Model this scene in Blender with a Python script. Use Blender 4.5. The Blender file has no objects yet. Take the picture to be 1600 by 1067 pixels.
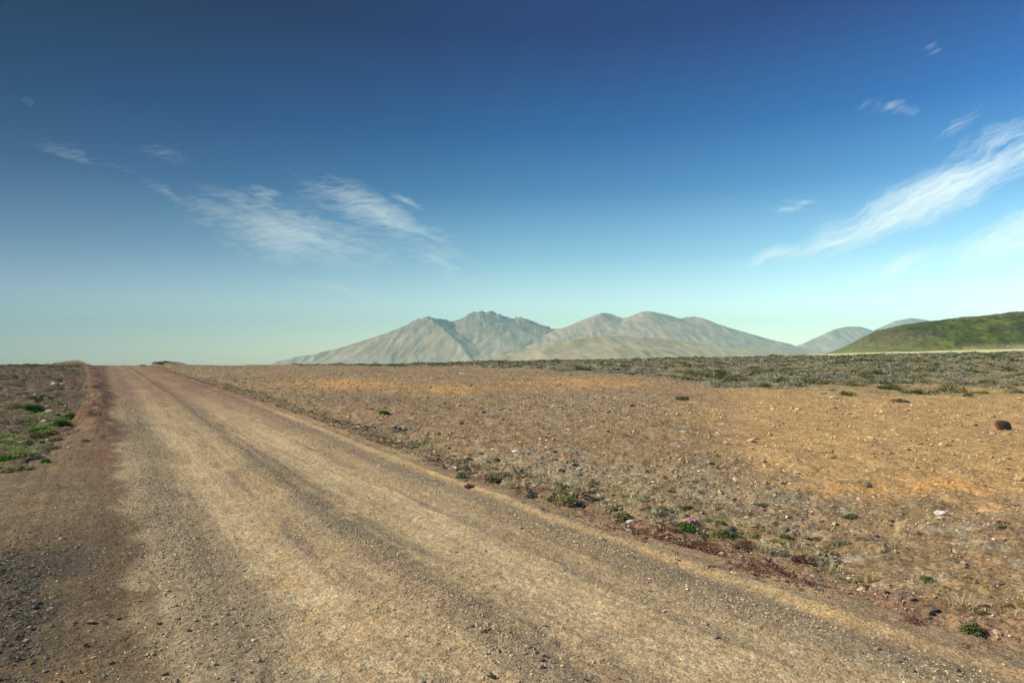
import bpy, bmesh, math
import numpy as np
from mathutils import Vector, Matrix

R = math.radians
S = bpy.context.scene
COL = S.collection
rng = np.random.default_rng(11)

# ------------------------------------------------------------------ camera constants
F = 1067.0                      # focal length in photo pixels (photo 1600 wide)
EYE = 1.7
YH = 577.0                      # eye level row in the photo
PITCH = math.atan((YH - 533.5) / F)
SUN_AZ, SUN_EL = R(-93), R(35)  # from straight ahead, clockwise
RU = -0.595                     # road heading (x per y)


# ------------------------------------------------------------------ noise
def _hash(ix, iy, seed):
    h = (ix.astype(np.int64) * 374761393 + iy.astype(np.int64) * 668265263 + seed * 982451653) & 0xFFFFFFFF
    h = ((h ^ (h >> 13)) * 1274126177) & 0xFFFFFFFF
    h = (h ^ (h >> 16)) & 0xFFFFFFFF
    return h


def gnoise(x, y, seed=0):
    x = np.asarray(x, float); y = np.asarray(y, float)
    ix = np.floor(x); iy = np.floor(y)
    fx = x - ix; fy = y - iy
    u = fx * fx * fx * (fx * (fx * 6 - 15) + 10); v = fy * fy * fy * (fy * (fy * 6 - 15) + 10)

    def g(dx, dy):
        a = _hash(ix + dx, iy + dy, seed) * (2 * math.pi / 4294967296.0)
        return np.cos(a) * (fx - dx) + np.sin(a) * (fy - dy)
    a = g(0, 0); b = g(1, 0); c = g(0, 1); d = g(1, 1)
    return ((a + (b - a) * u) * (1 - v) + (c + (d - c) * u) * v) * 1.5


def fbm(x, y, octaves=4, seed=0, gain=0.5):
    t = 0.0; a = 1.0; n = 0.0; f = 1.0
    for o in range(octaves):
        t = t + a * gnoise(np.asarray(x) * f + 17.3 * o, np.asarray(y) * f - 9.1 * o, seed + o)
        n += a; a *= gain; f *= 2.03
    return t / n * 1.6


def ss(x, a, b):
    t = np.clip((np.asarray(x, float) - a) / (b - a), 0, 1)
    return t * t * (3 - 2 * t)


def bump1(x, c, w):
    return np.exp(-((np.asarray(x) - c) / w) ** 2)


# ------------------------------------------------------------------ terrain height
_py = np.array([-500, 0, 6, 8, 11, 15, 20, 25, 38, 55, 70, 80, 90, 98, 108, 125, 150, 250, 600, 3000, 16000], float)
_pz = np.array([0, 0, 0, .02, .09, .23, .43, .62, .98, 1.42, 1.80, 2.02, 2.2, 2.26, 2.2, 1.9, 1.0, -4, -12, -25, -30], float)
_gy = np.concatenate([np.linspace(-20, 160, 1441), np.geomspace(161, 16000, 400)])
_gz = np.interp(_gy, _py, _pz)
_k = np.ones(41) / 41
_sm = np.convolve(np.pad(_gz[:1441], 20, mode='edge'), _k, mode='valid')
_gz[20:1421] = _sm[20:1421]
_UC = np.array([-.7, -.2, -.1, 0, .09, .28, .47, .75, 1.4])
_PC = np.array([577, 577, 573.5, 571.5, 569.5, 566, 562.5, 557, 553.])


def P(Y):
    return np.interp(Y, _gy, _gz)


def H0(X, Y):
    """large shape of the land, without hummocks and road relief"""
    X = np.asarray(X, float); Y = np.asarray(Y, float)
    u = X / np.maximum(Y, 1.0)
    z = P(Y)
    A = np.maximum(1.7 + 130 * (577 - np.interp(u, _UC, _PC)) / F - 1.75, 0) * ss(u, -.22, -.05)
    z = z + A * ss(Y, 35, 130) * (1 - ss(Y, 140, 260) * (1 - ss(u, .2, .36)))
    zf = 1.7 + Y * (577 - np.interp(u, [0, .35, .47, .75, 1.4], [566, 557.5, 552.5, 545, 536.])) / F
    far = ss(u, .2, .36) * ss(Y, 135, 210) * (1 - ss(Y, 500, 1500))
    z = z * (1 - far) + zf * far
    # low terrace bank where the shrubs begin on the far side of the sand
    yb = 29 + 3 * gnoise(X * .12, 3.3 + X * 0, 5)
    z = z + .12 * ss(u, .3, .42) * ss(Y, yb - 1.2, yb + .5) * (1 - ss(Y, 60, 110))
    return z


def rcoord(X, Y):
    return X - RU * Y


def rl_edge(Y):
    return np.interp(Y, [-5, 3, 6, 9.5, 11.5, 15, 25, 38, 60, 85, 140], [-6, -4.5, -2.6, -1.9, -1.2, -.75, -.55, -.9, -1.7, -2.7, -4])


def rr_edge(Y):
    return np.interp(Y, [-5, 8, 20, 60, 90, 140], [5.62, 5.62, 5.55, 5.5, 5.6, 6])


def road_mask(X, Y, soft=.25):
    r = rcoord(X, Y)
    n = fbm(X * 1.1, Y * 1.1, 3, 41)
    wl = .35 * n * (1 + ss(Y, 30, 5) * .8)
    return ss(r - rl_edge(Y) + wl, -soft, soft) * ss(rr_edge(Y) - r + .16 * n, -soft * .6, soft * .6) * (1 - ss(Y, 118, 135))


def relief_road(r, Y):
    wob = .10 * gnoise(Y * .35, 0 * Y, 3) + .05 * gnoise(Y * 1.3, 0 * Y, 4)
    q = r + wob
    z = .045 * bump1(q, 2.5, .22) * (1 + .5 * gnoise(Y * .9, q, 6))
    z = z + .036 * bump1(q, 4.62, .32) + .030 * bump1(q, .75, .35)
    z = z - .022 * bump1(q, 1.45, .42) - .022 * bump1(q, 3.45, .55) + .035 * bump1(q, 5.12, .13)
    z = z + .06 * bump1(q, 5.52, .25) * ss(Y, 9, 20)
    z = z + .15 * bump1(r + 2 * wob + .5 * gnoise(Y * .22, r * .3, 18), rl_edge(Y) + .22, .62) * ss(Y, 10, 20) * (1 + .8 * fbm(Y * .45, r * .8, 3, 8)) + .05 * np.maximum(fbm(Y * 1.6, r * 1.8, 3, 19), 0) * ss(rl_edge(Y) + 1.1 - r, 0, .6) * ss(Y, 9, 14)
    return z


def H(X, Y):
    X = np.asarray(X, float); Y = np.asarray(Y, float)
    z = H0(X, Y)
    m = road_mask(X, Y)
    r = rcoord(X, Y)
    fall = 1 - ss(np.hypot(X, Y), 160, 400)
    hum = .075 * fbm(X * .38, Y * .38, 3, 21) + .035 * fbm(X * 1.3, Y * 1.3, 2, 22)
    hum = hum + .16 * fbm(X * .11, Y * .11, 2, 23) * ss(Y, 20, 70)
    # hummocky heath beyond the road on the other side
    hum = hum + .12 * np.abs(fbm(X * .8, Y * .8, 3, 25)) * ss(rl_edge(Y) - r, .3, 1.5) * ss(Y, 8, 14)
    # roadside ditch and grassy mound at the brow
    hum = hum - .08 * bump1(r, 6.6, .7) * ss(Y, 7, 14)
    hum = hum + .38 * np.exp(-(((X + 53.3) / 2.1) ** 2 + ((Y - 84) / 5) ** 2)) + .45 * np.exp(-(((X + 42.3) / 1.5) ** 2 + ((Y - 84) / 4) ** 2))
    return z + m * (relief_road(r, Y) + .02 * fbm(X * .5, Y * .5, 2, 31)) + (1 - m) * hum * fall


def sand_calm(X, Y):
    u = X / np.maximum(Y, 1)
    return 1 - .72 * ss(u, .22, .36) * ss(Y, 10.5, 13) * (1 - ss(Y, 26, 34))


def det_plain(X, Y):
    return sand_calm(X, Y) * (.024 * fbm(X * 3.6, Y * 3.6, 3, 81) + .020 * np.maximum(fbm(X * 9, Y * 9, 2, 82), 0) - .03 * np.maximum(fbm(X * 1.9, Y * 1.9, 2, 83) - .15, 0))


def det_road(X, Y):
    r = rcoord(X, Y)
    coarse = ss(-.2 - r, 0, .6) * ss(7 - Y, -1, 1)
    return (.008 * fbm(X * 5, Y * 5, 3, 91) + .006 * np.maximum(fbm(X * 22, Y * 22, 2, 92), 0)) * (1 + 1.5 * coarse) + .004 * fbm(r * 5.5, Y * .45, 3, 93) + .004


def surf(X, Y):
    m = road_mask(X, Y)
    return H(X, Y) + np.where(m > .6, det_road(X, Y), det_plain(X, Y) * (1 - m))


_cp, _sp = math.cos(PITCH), math.sin(PITCH)


def ray(px, py):
    u = (px - 800) / F; v = (533.5 - py) / F
    return np.array([u, _cp - v * _sp, _sp + v * _cp])


def at(px, py):
    """point on the ground that the photo shows at this pixel"""
    d = ray(px, py); d = d / d[1]
    t = np.geomspace(2.2, 400, 4000)
    z = EYE + d[2] * t
    g = H(d[0] * t, t)
    k = np.nonzero(z <= g)[0]
    t0 = t[k[0]] if len(k) else 90.0
    return d[0] * t0, t0, float(H(d[0] * t0, t0))


def to_px(X, Y, Z):
    c = Y * _cp + (Z - EYE) * _sp
    c = np.maximum(c, .2)
    w = -Y * _sp + (Z - EYE) * _cp
    return 800 + F * X / c, 533.5 - F * w / c


# ------------------------------------------------------------------ small builders
def link(o):
    COL.objects.link(o); return o


def tag(o, label=None, cat=None, group=None, kind=None):
    if label: o['label'] = label
    if cat: o['category'] = cat
    if group: o['group'] = group
    if kind: o['kind'] = kind
    return o


def npmesh(name, V, faces, mat=None, cols=None, smooth=False):
    """faces: int array (n,3) or (n,4)"""
    me = bpy.data.meshes.new(name)
    V = np.ascontiguousarray(V, np.float32); faces = np.ascontiguousarray(faces, np.int32)
    n, k = faces.shape
    me.vertices.add(len(V)); me.vertices.foreach_set('co', V.ravel())
    me.loops.add(n * k); me.loops.foreach_set('vertex_index', faces.ravel())
    me.polygons.add(n)
    me.polygons.foreach_set('loop_start', np.arange(0, n * k, k, dtype=np.int32))
    me.polygons.foreach_set('loop_total', np.full(n, k, np.int32))
    me.polygons.foreach_set('use_smooth', np.full(n, smooth, bool))
    if cols is not None:
        a = me.color_attributes.new('tint', 'FLOAT_COLOR', 'POINT')
        c = np.ones((len(V), 4), np.float32); c[:, :3] = cols
        a.data.foreach_set('color', c.ravel())
    me.update(calc_edges=True)
    if mat: me.materials.append(mat)
    return me


def grid_faces(nr, nc):
    i = np.arange(nr * nc).reshape(nr, nc)
    return np.stack([i[:-1, :-1], i[:-1, 1:], i[1:, 1:], i[1:, :-1]], -1).reshape(-1, 4)


class NT:
    """tiny node helper"""
    def __init__(s, tree): s.t = tree; s.n = tree.nodes; s.l = tree.links
    def new(s, typ, **kw):
        nd = s.n.new(typ)
        for k, v in kw.items(): setattr(nd, k, v)
        return nd
    def put(s, sock, v):
        if hasattr(v, 'is_linked') or isinstance(v, bpy.types.NodeSocket): s.l.new(v, sock)
        else: sock.default_value = v
    def m(s, op, a, b=None, c=None, clamp=False):
        nd = s.new('ShaderNodeMath', operation=op, use_clamp=clamp)
        s.put(nd.inputs[0], a)
        if b is not None: s.put(nd.inputs[1], b)
        if c is not None: s.put(nd.inputs[2], c)
        return nd.outputs[0]
    def mix(s, f, a, b, typ='MIX'):
        nd = s.new('ShaderNodeMix', data_type='RGBA', blend_type=typ)
        s.put(nd.inputs['Factor'], f); s.put(nd.inputs[6], a); s.put(nd.inputs[7], b)
        return nd.outputs[2]
    def ramp(s, f, stops, interp='LINEAR'):
        nd = s.new('ShaderNodeValToRGB'); nd.color_ramp.interpolation = interp
        e = nd.color_ramp.elements
        while len(e) < len(stops): e.new(.5)
        for i, (p, c) in enumerate(stops):
            e[i].position = p; e[i].color = (c, c, c, 1) if isinstance(c, (int, float)) else (*c, 1)
        s.put(nd.inputs[0], f)
        return nd.outputs[0]
    def noise(s, vec, scale, detail=4, rough=.55, out=0):
        nd = s.new('ShaderNodeTexNoise'); s.put(nd.inputs['Vector'], vec)
        nd.inputs['Scale'].default_value = scale; nd.inputs['Detail'].default_value = detail; nd.inputs['Roughness'].default_value = rough
        return nd.outputs[out]
    def vor(s, vec, scale, feature='F1', out='Distance', rnd=1.0):
        nd = s.new('ShaderNodeTexVoronoi', feature=feature); s.put(nd.inputs['Vector'], vec)
        nd.inputs['Scale'].default_value = scale; nd.inputs['Randomness'].default_value = rnd
        return nd.outputs[out]


def new_mat(name):
    m = bpy.data.materials.new(name); m.use_nodes = True
    t = NT(m.node_tree); t.n.clear()
    out = t.new('ShaderNodeOutputMaterial')
    b = t.new('ShaderNodeBsdfPrincipled')
    b.inputs['Roughness'].default_value = .95
    b.inputs['Specular IOR Level'].default_value = .15
    t.l.new(b.outputs[0], out.inputs[0])
    return m, t, b, out


def tint_mat(name, kind):
    """kind: road / plain / land"""
    m, t, b, out = new_mat(name)
    pos = t.new('ShaderNodeTexCoord').outputs['Object']
    at_ = t.new('ShaderNodeVertexColor', layer_name='tint').outputs[0]
    big = t.noise(pos, 1.7, 6, .65)
    fine = t.noise(pos, 23, 5, .7)
    cell = t.new('ShaderNodeTexVoronoi', feature='F1'); cell.inputs['Scale'].default_value = 62 if kind == 'road' else 34
    t.l.new(pos, cell.inputs['Vector'])
    cell2 = t.new('ShaderNodeTexVoronoi', feature='F1'); cell2.inputs['Scale'].default_value = 21 if kind == 'road' else 9
    t.l.new(pos, cell2.inputs['Vector'])
    sep = t.new('ShaderNodeSeparateColor'); t.l.new(cell.outputs['Color'], sep.inputs[0])
    sep2 = t.new('ShaderNodeSeparateColor'); t.l.new(cell2.outputs['Color'], sep2.inputs[0])
    f1 = t.m('MULTIPLY_ADD', big, .7, .65)
    f2 = t.m('MULTIPLY_ADD', fine, .5, .75)
    f3 = t.m('MULTIPLY_ADD', sep.outputs[0], .56 if kind == 'road' else .8, .72 if kind == 'road' else .6)
    f4 = t.m('MULTIPLY_ADD', sep2.outputs[1], .36, .82)
    f = t.m('MULTIPLY', t.m('MULTIPLY', f1, f2), t.m('MULTIPLY', f3, f4))
    hue = t.mix(t.m('MULTIPLY', sep.outputs[2], .35), (1, 1, 1, 1), (.86, .98, 1.16, 1))
    hue2 = t.mix(t.m('MULTIPLY', sep2.outputs[2], .4), hue, (1.10, .93, .80, 1))
    c = t.mix(1.0, at_, hue2, 'MULTIPLY')
    cc = t.new('ShaderNodeCombineColor')
    for i in range(3): t.l.new(f, cc.inputs[i])
    c = t.mix(1.0, c, cc.outputs[0], 'MULTIPLY')
    t.l.new(c, b.inputs['Base Color'])
    # relief: pebbles standing proud
    h1 = t.m('SUBTRACT', 1.0, cell.outputs['Distance'])
    h2 = t.m('SUBTRACT', 1.0, cell2.outputs['Distance'])
    hh = t.m('ADD', t.m('MULTIPLY', h1, t.m('MULTIPLY', sep.outputs[1], .010)), t.m('MULTIPLY', h2, t.m('MULTIPLY', sep2.outputs[0], .022 if kind == 'plain' else .010)))
    hh = t.m('ADD', hh, t.m('MULTIPLY', t.noise(pos, 9, 8, .72), .020 if kind == 'plain' else .007))
    bp = t.new('ShaderNodeBump'); bp.inputs['Distance'].default_value = 1.0; bp.inputs['Strength'].default_value = .8
    t.l.new(hh, bp.inputs['Height']); t.l.new(bp.outputs[0], b.inputs['Normal'])
    return m


def simple_mat(name, col, var=.35, scale=12, rough=.95, attr=False, rand=.3, bump=0.0, trans=0.0, mottle=None):
    m, t, b, out = new_mat(name)
    pos = t.new('ShaderNodeTexCoord').outputs['Object']
    n = t.noise(pos, scale, 5, .65)
    f = t.m('MULTIPLY_ADD', n, 2 * var, 1 - var)
    oi = t.new('ShaderNodeObjectInfo').outputs['Random']
    f = t.m('MULTIPLY', f, t.m('MULTIPLY_ADD', oi, 2 * rand, 1 - rand))
    base = t.new('ShaderNodeVertexColor', layer_name='tint').outputs[0] if attr else None
    if base is None:
        rgb = t.new('ShaderNodeRGB'); rgb.outputs[0].default_value = (*col, 1); base = rgb.outputs[0]
    if mottle:
        n2 = t.noise(pos, scale * .5, 4, .7)
        base = t.mix(t.ramp(n2, [(.42, 0.), (.6, 1.)]), base, (*mottle, 1))
    cc = t.new('ShaderNodeCombineColor')
    for i in range(3): t.l.new(f, cc.inputs[i])
    c = t.mix(1.0, base, cc.outputs[0], 'MULTIPLY')
    t.l.new(c, b.inputs['Base Color']); b.inputs['Roughness'].default_value = rough
    if bump:
        bp = t.new('ShaderNodeBump'); bp.inputs['Distance'].default_value = bump
        t.l.new(t.noise(pos, scale * 2, 6, .7), bp.inputs['Height']); t.l.new(bp.outputs[0], b.inputs['Normal'])
    if trans:
        tr = t.new('ShaderNodeBsdfTranslucent'); t.l.new(c, tr.inputs[0])
        mx = t.new('ShaderNodeMixShader'); mx.inputs[0].default_value = trans
        t.l.new(b.outputs[0], mx.inputs[1]); t.l.new(tr.outputs[0], mx.inputs[2]); t.l.new(mx.outputs[0], out.inputs[0])
    return m


# ------------------------------------------------------------------ surface colours (albedo of the soil itself)
def A3(*c): return np.array(c, float)


def lerp(a, b, w): return a + (b - a) * np.asarray(w)[..., None]


def shrub_front(u, X, Y):
    """row of the first shrubs (metres ahead)"""
    return np.interp(u, [-.3, -.1, 0, .1, .2, .3, .4, .55, .8], [82, 74, 62, 52, 43, 33, 27, 26.5, 26]) + 4 * fbm(X * .13, Y * .13, 3, 61)


def plain_colour(X, Y):
    u = X / np.maximum(Y, 1)
    r = rcoord(X, Y)
    n1 = fbm(X * .22, Y * .22, 4, 51); n2 = fbm(X * .7, Y * .7, 4, 52); n3 = fbm(X * .07, Y * .07, 3, 53)
    n4 = fbm(X * 2.3, Y * 2.3, 3, 58)
    c = np.broadcast_to(A3(.205, .150, .088), X.shape + (3,)).copy()
    c = lerp(c, A3(.215, .180, .125), ss(n1 + .5 * n2, .0, .5) * .8)          # grey stony
    c = lerp(c, A3(.205, .130, .078), ss(n2 - .3 * n1, .1, .5) * .8)
    c = lerp(c, A3(.140, .105, .072), ss(n3 + .7 * n1 + .3 * n2, .12, .5) * .55)         # brown
    # sand on the slope
    px, py = to_px(X, Y, H0(X, Y))
    lim = np.interp(px, [900, 1050, 1200, 1350, 1500, 1700], [640, 680, 740, 775, 790, 800])
    top = np.interp(px, [900, 1600], [600, 596])
    sand = ss(px + 70 * n1, 1000, 1230) * ss(lim - py + 30 * n2 + 18 * n1, -14, 22) * ss(py, top - 8, top + 12)
    c = lerp(c, A3(.335, .228, .110), sand * .92)
    orange = np.exp(-((px - 1430) / 110) ** 2 - ((py - 762) / 12) ** 2) * 1.1 + np.exp(-((px - 535) / 85) ** 2 - ((py - 599) / 7) ** 2) \
        + np.exp(-((px - 700) / 90) ** 2 - ((py - 608) / 9) ** 2) * .7 + np.exp(-((px - 915) / 95) ** 2 - ((py - 599) / 8) ** 2)
    c = lerp(c, A3(.43, .245, .090), np.clip(orange * (.95 + 1.0 * n2), 0, .88))
    # far stony ground: paler bits
    c = lerp(c, A3(.26, .235, .18), ss(n4 + n2 * .4, .15, .5) * .6 * (1 - sand))
    # reddish stony ground near the track on this side
    red = ss(py, 800, 860) * ss(n1 + .6 * n2, -.2, .4)
    c = lerp(c, A3(.20, .115, .075), red * .55)
    # moss and roots along the verge
    verge = bump1(r + .5 * n2, 6.7, .75)
    c = lerp(c, A3(.17, .155, .07), np.clip(verge * (.15 + 1.1 * n2), 0, .6))
    redv = bump1(r + .3 * n2, 5.75, .45)
    c = lerp(c, A3(.155, .088, .065), np.clip(redv * (.45 + .8 * n2), 0, .75))
    # under the shrubs
    sf = shrub_front(u, X, Y)
    veg = ss(Y - sf, -3, 4) * ss(Y, 23, 29) * ss(n2 + .4 * n1, -.45, .2) * ss(u, -.3, .1)
    c = lerp(c, lerp(np.broadcast_to(A3(.12, .115, .055), c.shape), A3(.20, .20, .16), ss(n4, -.2, .3)), veg * .85)
    # heath beyond the other road edge
    lh = ss(rl_edge(Y) - r, -1.3, -.4) * ss(Y, 5, 9)
    lc = lerp(np.broadcast_to(A3(.088, .058, .040), c.shape), A3(.064, .060, .028), ss(n2, -.1, .35))
    lc = lerp(lc, A3(.17, .16, .125), ss(n4 - .3 * n2, .2, .55) * .6)
    lc = lerp(lc, A3(.10, .055, .042), ss(n1 - n2, .1, .6) * .7)
    lc = lerp(lc, A3(.075, .125, .022), ss(n2 + n4 * .5, -.1, .3) * bump1(r - rl_edge(Y), -.9, .8) * ss(Y, 9, 12) * ss(Y, 26, 18))
    c = lerp(c, lc, lh)
    # far fields: pale dry grass under the hill, dull plain elsewhere
    far = ss(Y, 140, 190)
    fc = lerp(np.broadcast_to(A3(.20, .16, .10), c.shape), A3(.52, .47, .27), ss(u, .18, .34) * (1 - ss(Y, 600, 900)))
    c = lerp(c, fc, far)
    return np.clip(c * A3(1.25, 1.2, 1.08), .01, .6)


def road_colour(X, Y):
    r = rcoord(X, Y)
    n1 = fbm(r * .9, Y * .25, 4, 71); n2 = fbm(X * 1.4, Y * 1.4, 4, 72); n3 = fbm(r * 2.6, Y * .5, 3, 73)
    wob = .10 * gnoise(Y * .35, 0 * Y, 3) + .05 * gnoise(Y * 1.3, 0 * Y, 4) + .09 * n3 + .05 * n2
    q = r + wob
    tan = A3(.285, .225, .142); pale = A3(.368, .300, .192); grey = A3(.172, .146, .106); brown = A3(.092, .069, .044)
    c = np.broadcast_to(tan, X.shape + (3,)).copy()
    c = lerp(c, pale, np.clip(bump1(q, 1.45, .42) + bump1(q, 3.5, .55), 0, 1) * (.85 + .3 * n1))
    c = lerp(c, A3(.31, .222, .118), ss(n2 + .5 * n1, .15, .55) * .5)
    c = lerp(c, grey, np.clip(bump1(q, 2.5, .26) * (.8 + .7 * n1), 0, .9))
    c = lerp(c, grey, np.clip(bump1(q, 4.62, .34) * (.8 + .5 * n1), 0, .9))
    c = lerp(c, grey, np.clip(bump1(q, .72, .42) * (.85 + .4 * n1), 0, .9))
    c = lerp(c, grey, np.clip((bump1(q, 1.98, .12) + bump1(q, 2.98, .11) + .8 * bump1(q, 4.05, .12)) * ss(n3 + .6 * n1, -.1, .4), 0, .8))
    c = lerp(c, lerp(np.broadcast_to(brown, c.shape), A3(.105, .058, .040), ss(Y, 8, 14)), ss(.50 - q + .3 * n2 + .25 * n1, 0, .35) * (.9 + .3 * n1).clip(0, 1))
    c = lerp(c, A3(.18, .125, .062), ss(.2 - q, 0, .4) * ss(n2 + .4 * n1, .1, .6) * .8)
    # coarse dark gravel on the lay-by
    c = lerp(c, A3(.050, .045, .036), ss(-.15 - q + .4 * n1, -.1, .5) * ss(6.3 - Y + 1.5 * n1, -.6, 1.2) * .92)
    c = lerp(c, A3(.15, .118, .078), ss(.1 - q, 0, .6) * ss(Y, 5.5, 8) * (1 - ss(Y, 14, 18)) * .6)
    # yellow clay lip and red verge
    c = lerp(c, A3(.37, .265, .125), np.clip(bump1(q + .10 * n2, 5.08, .13) * (.55 + .9 * n1) * (1 - ss(Y, 14, 26)), 0, .9))
    c = lerp(c, A3(.165, .122, .085), ss(q + .15 * n2, 5.22, 5.5) * (.7 + .4 * n1).clip(0, 1))
    # streaks dragged along by wheels and grader
    st = fbm(r * 7, Y * .30, 4, 77) + .5 * fbm(r * 18, Y * .5, 3, 78)
    c = c * (1 + .11 * st.clip(-1, 1))[..., None]
    c = lerp(c, A3(.23, .165, .105), ss(fbm(r * 2.2, Y * .35, 3, 79), .1, .6) * .55 * ss(q, .5, .9))
    # the far stretch is browner, its flank red
    fr = ss(Y, 12, 34)
    fc = lerp(np.broadcast_to(A3(.160, .112, .080), c.shape), A3(.225, .162, .115), np.clip(bump1(q, 1.4, .5) + bump1(q, 3.3, .5), 0, 1) * (.7 + .6 * n1))
    fc = lerp(fc, A3(.075, .045, .034), ss(.55 - q + .5 * n1 + .3 * n2, 0, .7) * (.8 + .4 * n2).clip(0, 1))
    fc = lerp(fc, A3(.10, .06, .045), ss(q, 5.0, 5.35))
    fc = lerp(fc, A3(.30, .19, .105), ss(n2 + n1 * .6, .25, .6) * .5)
    c = lerp(c, fc, fr)
    return np.clip(c * A3(1.25, 1.2, 1.08), .01, .6)


# ------------------------------------------------------------------ ground sheet
M_PLAIN = tint_mat('stony_soil', 'plain')
M_ROAD = tint_mat('gravel_dirt', 'road')


def build_ground():
    fine = np.linspace(R(-47), R(47), 1000)
    rest = np.linspace(R(47), R(313), 60)[1:]
    th = np.concatenate([fine, rest])          # last one closes on the first (313 = -47)
    rad = np.concatenate([np.array([0.02, .5, 1, 1.5]), np.geomspace(2, 150, 760), np.geomspace(155, 5900, 100)])
    T, D = np.meshgrid(th, rad)
    X = D * np.sin(T); Y = D * np.cos(T)
    m = road_mask(X, Y)
    near = 1 - ss(D, 60, 150)
    Z = H(X, Y) - .07 * m
    Z = Z + det_plain(X, Y) * near * (1 - m)
    C = plain_colour(X, Y)
    V = np.stack([X, Y, Z], -1).reshape(-1, 3)
    me = npmesh('ground', V, grid_faces(*X.shape)[:, ::-1], M_PLAIN, C.reshape(-1, 3), True)
    tag(link(bpy.data.objects.new('ground', me)), kind='structure')


def build_road():
    inv = np.linspace(1 / 2.2, 1 / 128, 1100)
    y = np.concatenate([np.linspace(-6, 2.1, 60), 1 / inv])
    s = np.linspace(0, 1, 620)
    Yg, Sg = np.meshgrid(y, s, indexing='ij')
    lo = rl_edge(Yg) - .75; hi = rr_edge(Yg) + .35
    r = lo + (hi - lo) * Sg
    X = r + RU * Yg
    m = road_mask(X, Yg)
    Z = H(X, Yg)
    Z = Z + det_road(X, Yg) - .10 * (1 - ss(m, .12, .6))
    C = road_colour(X, Yg)
    C = lerp(C, plain_colour(X, Yg), 1 - ss(m, .2, .6))
    V = np.stack([X, Yg, Z], -1).reshape(-1, 3)
    me = npmesh('gravel_road', V, grid_faces(*X.shape)[:, ::-1], M_ROAD, C.reshape(-1, 3), True)
    tag(link(bpy.data.objects.new('gravel_road', me)), kind='structure')


build_ground()
build_road()


# ------------------------------------------------------------------ stones
def rock_template(seed, npts, flat=.6):
    g = np.random.default_rng(seed)
    p = g.normal(size=(npts, 3)); p /= np.linalg.norm(p, axis=1)[:, None]
    p *= g.uniform(.72, 1.0, (npts, 1))
    p *= np.array([1.0, g.uniform(.6, .9), g.uniform(.8, 1.1) * flat])
    bm = bmesh.new()
    for q in p: bm.verts.new(q)
    res = bmesh.ops.convex_hull(bm, input=bm.verts)
    bad = [e for e in res['geom_interior'] if isinstance(e, bmesh.types.BMVert)]
    if bad: bmesh.ops.delete(bm, geom=bad, context='VERTS')
    bmesh.ops.triangulate(bm, faces=bm.faces)
    bmesh.ops.recalc_face_normals(bm, faces=bm.faces)
    bm.verts.index_update()
    V = np.array([v.co[:] for v in bm.verts]); Fc = np.array([[v.index for v in f.verts] for f in bm.faces])
    bm.free()
    return V * .5, Fc     # about one unit across


T_LOW = [rock_template(100 + i, 9) for i in range(10)]
T_MID = [rock_template(200 + i, 13) for i in range(10)]


def stone_tint(g, n, where):
    base = {'road': [(.42, .35, .24), (.33, .30, .24), (.48, .41, .29), (.25, .21, .165), (.36, .27, .18)],
            'plain': [(.32, .25, .16), (.31, .275, .21), (.22, .165, .11), (.44, .39, .29), (.27, .175, .115)],
            'dark': [(.22, .195, .155), (.165, .155, .125), (.32, .285, .22), (.20, .15, .115), (.13, .115, .095)],
            'sand': [(.42, .30, .165), (.45, .36, .23), (.33, .215, .12), (.27, .19, .12), (.50, .42, .30)]}[where]
    k = g.choice(5, n, p=[.32, .28, .16, .14, .10])
    c = np.array(base)[k] * np.array([1.32, 1.24, 1.09]) * g.uniform(.55, 1.25, (n, 1)) * g.uniform(.94, 1.06, (n, 3))
    w = g.random(n) < .03
    c[w] = np.array([.55, .50, .42]) * g.uniform(.8, 1.1, (w.sum(), 1))
    return c


class Scatter:
    def __init__(s): s.P = []; s.S = []; s.C = []
    def add(s, X, Y, size, col): s.P.append(np.stack([X, Y, H(X, Y)], -1)); s.S.append(size); s.C.append(col)


def sample_wedge(g, density, ymin, ymax, ulo=-.86, uhi=.86):
    area = .5 * (uhi - ulo) * (ymax ** 2 - ymin ** 2)
    n = int(density * area)
    Y = np.sqrt(g.uniform(ymin ** 2, ymax ** 2, n)); X = Y * g.uniform(ulo, uhi, n)
    return X, Y


def gravel_density(r, q, Y, X):
    """share of the full gravel cover on the road"""
    d = .26 + 1.7 * bump1(q, 2.5, .20) + 1.1 * bump1(q, 4.6, .36) + 1.6 * bump1(q, .74, .40) + .6 * (bump1(q, 1.98, .12) + bump1(q, 2.98, .11) + bump1(q, 4.05, .12))
    d = d - .20 * bump1(q, 1.45, .3) - .20 * bump1(q, 3.5, .45) + .5 * ss(-.1 - q, 0, .5) * ss(6.5 - Y, -1, 1) + .25 * ss(.3 - q, 0, .4) + .4 * ss(q, 5.2, 5.5)
    return d * (1 + 1.2 * fbm(X * 1.1, Y * 1.1, 3, 76) + .5 * fbm(X * .4, Y * .4, 2, 75))


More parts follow.
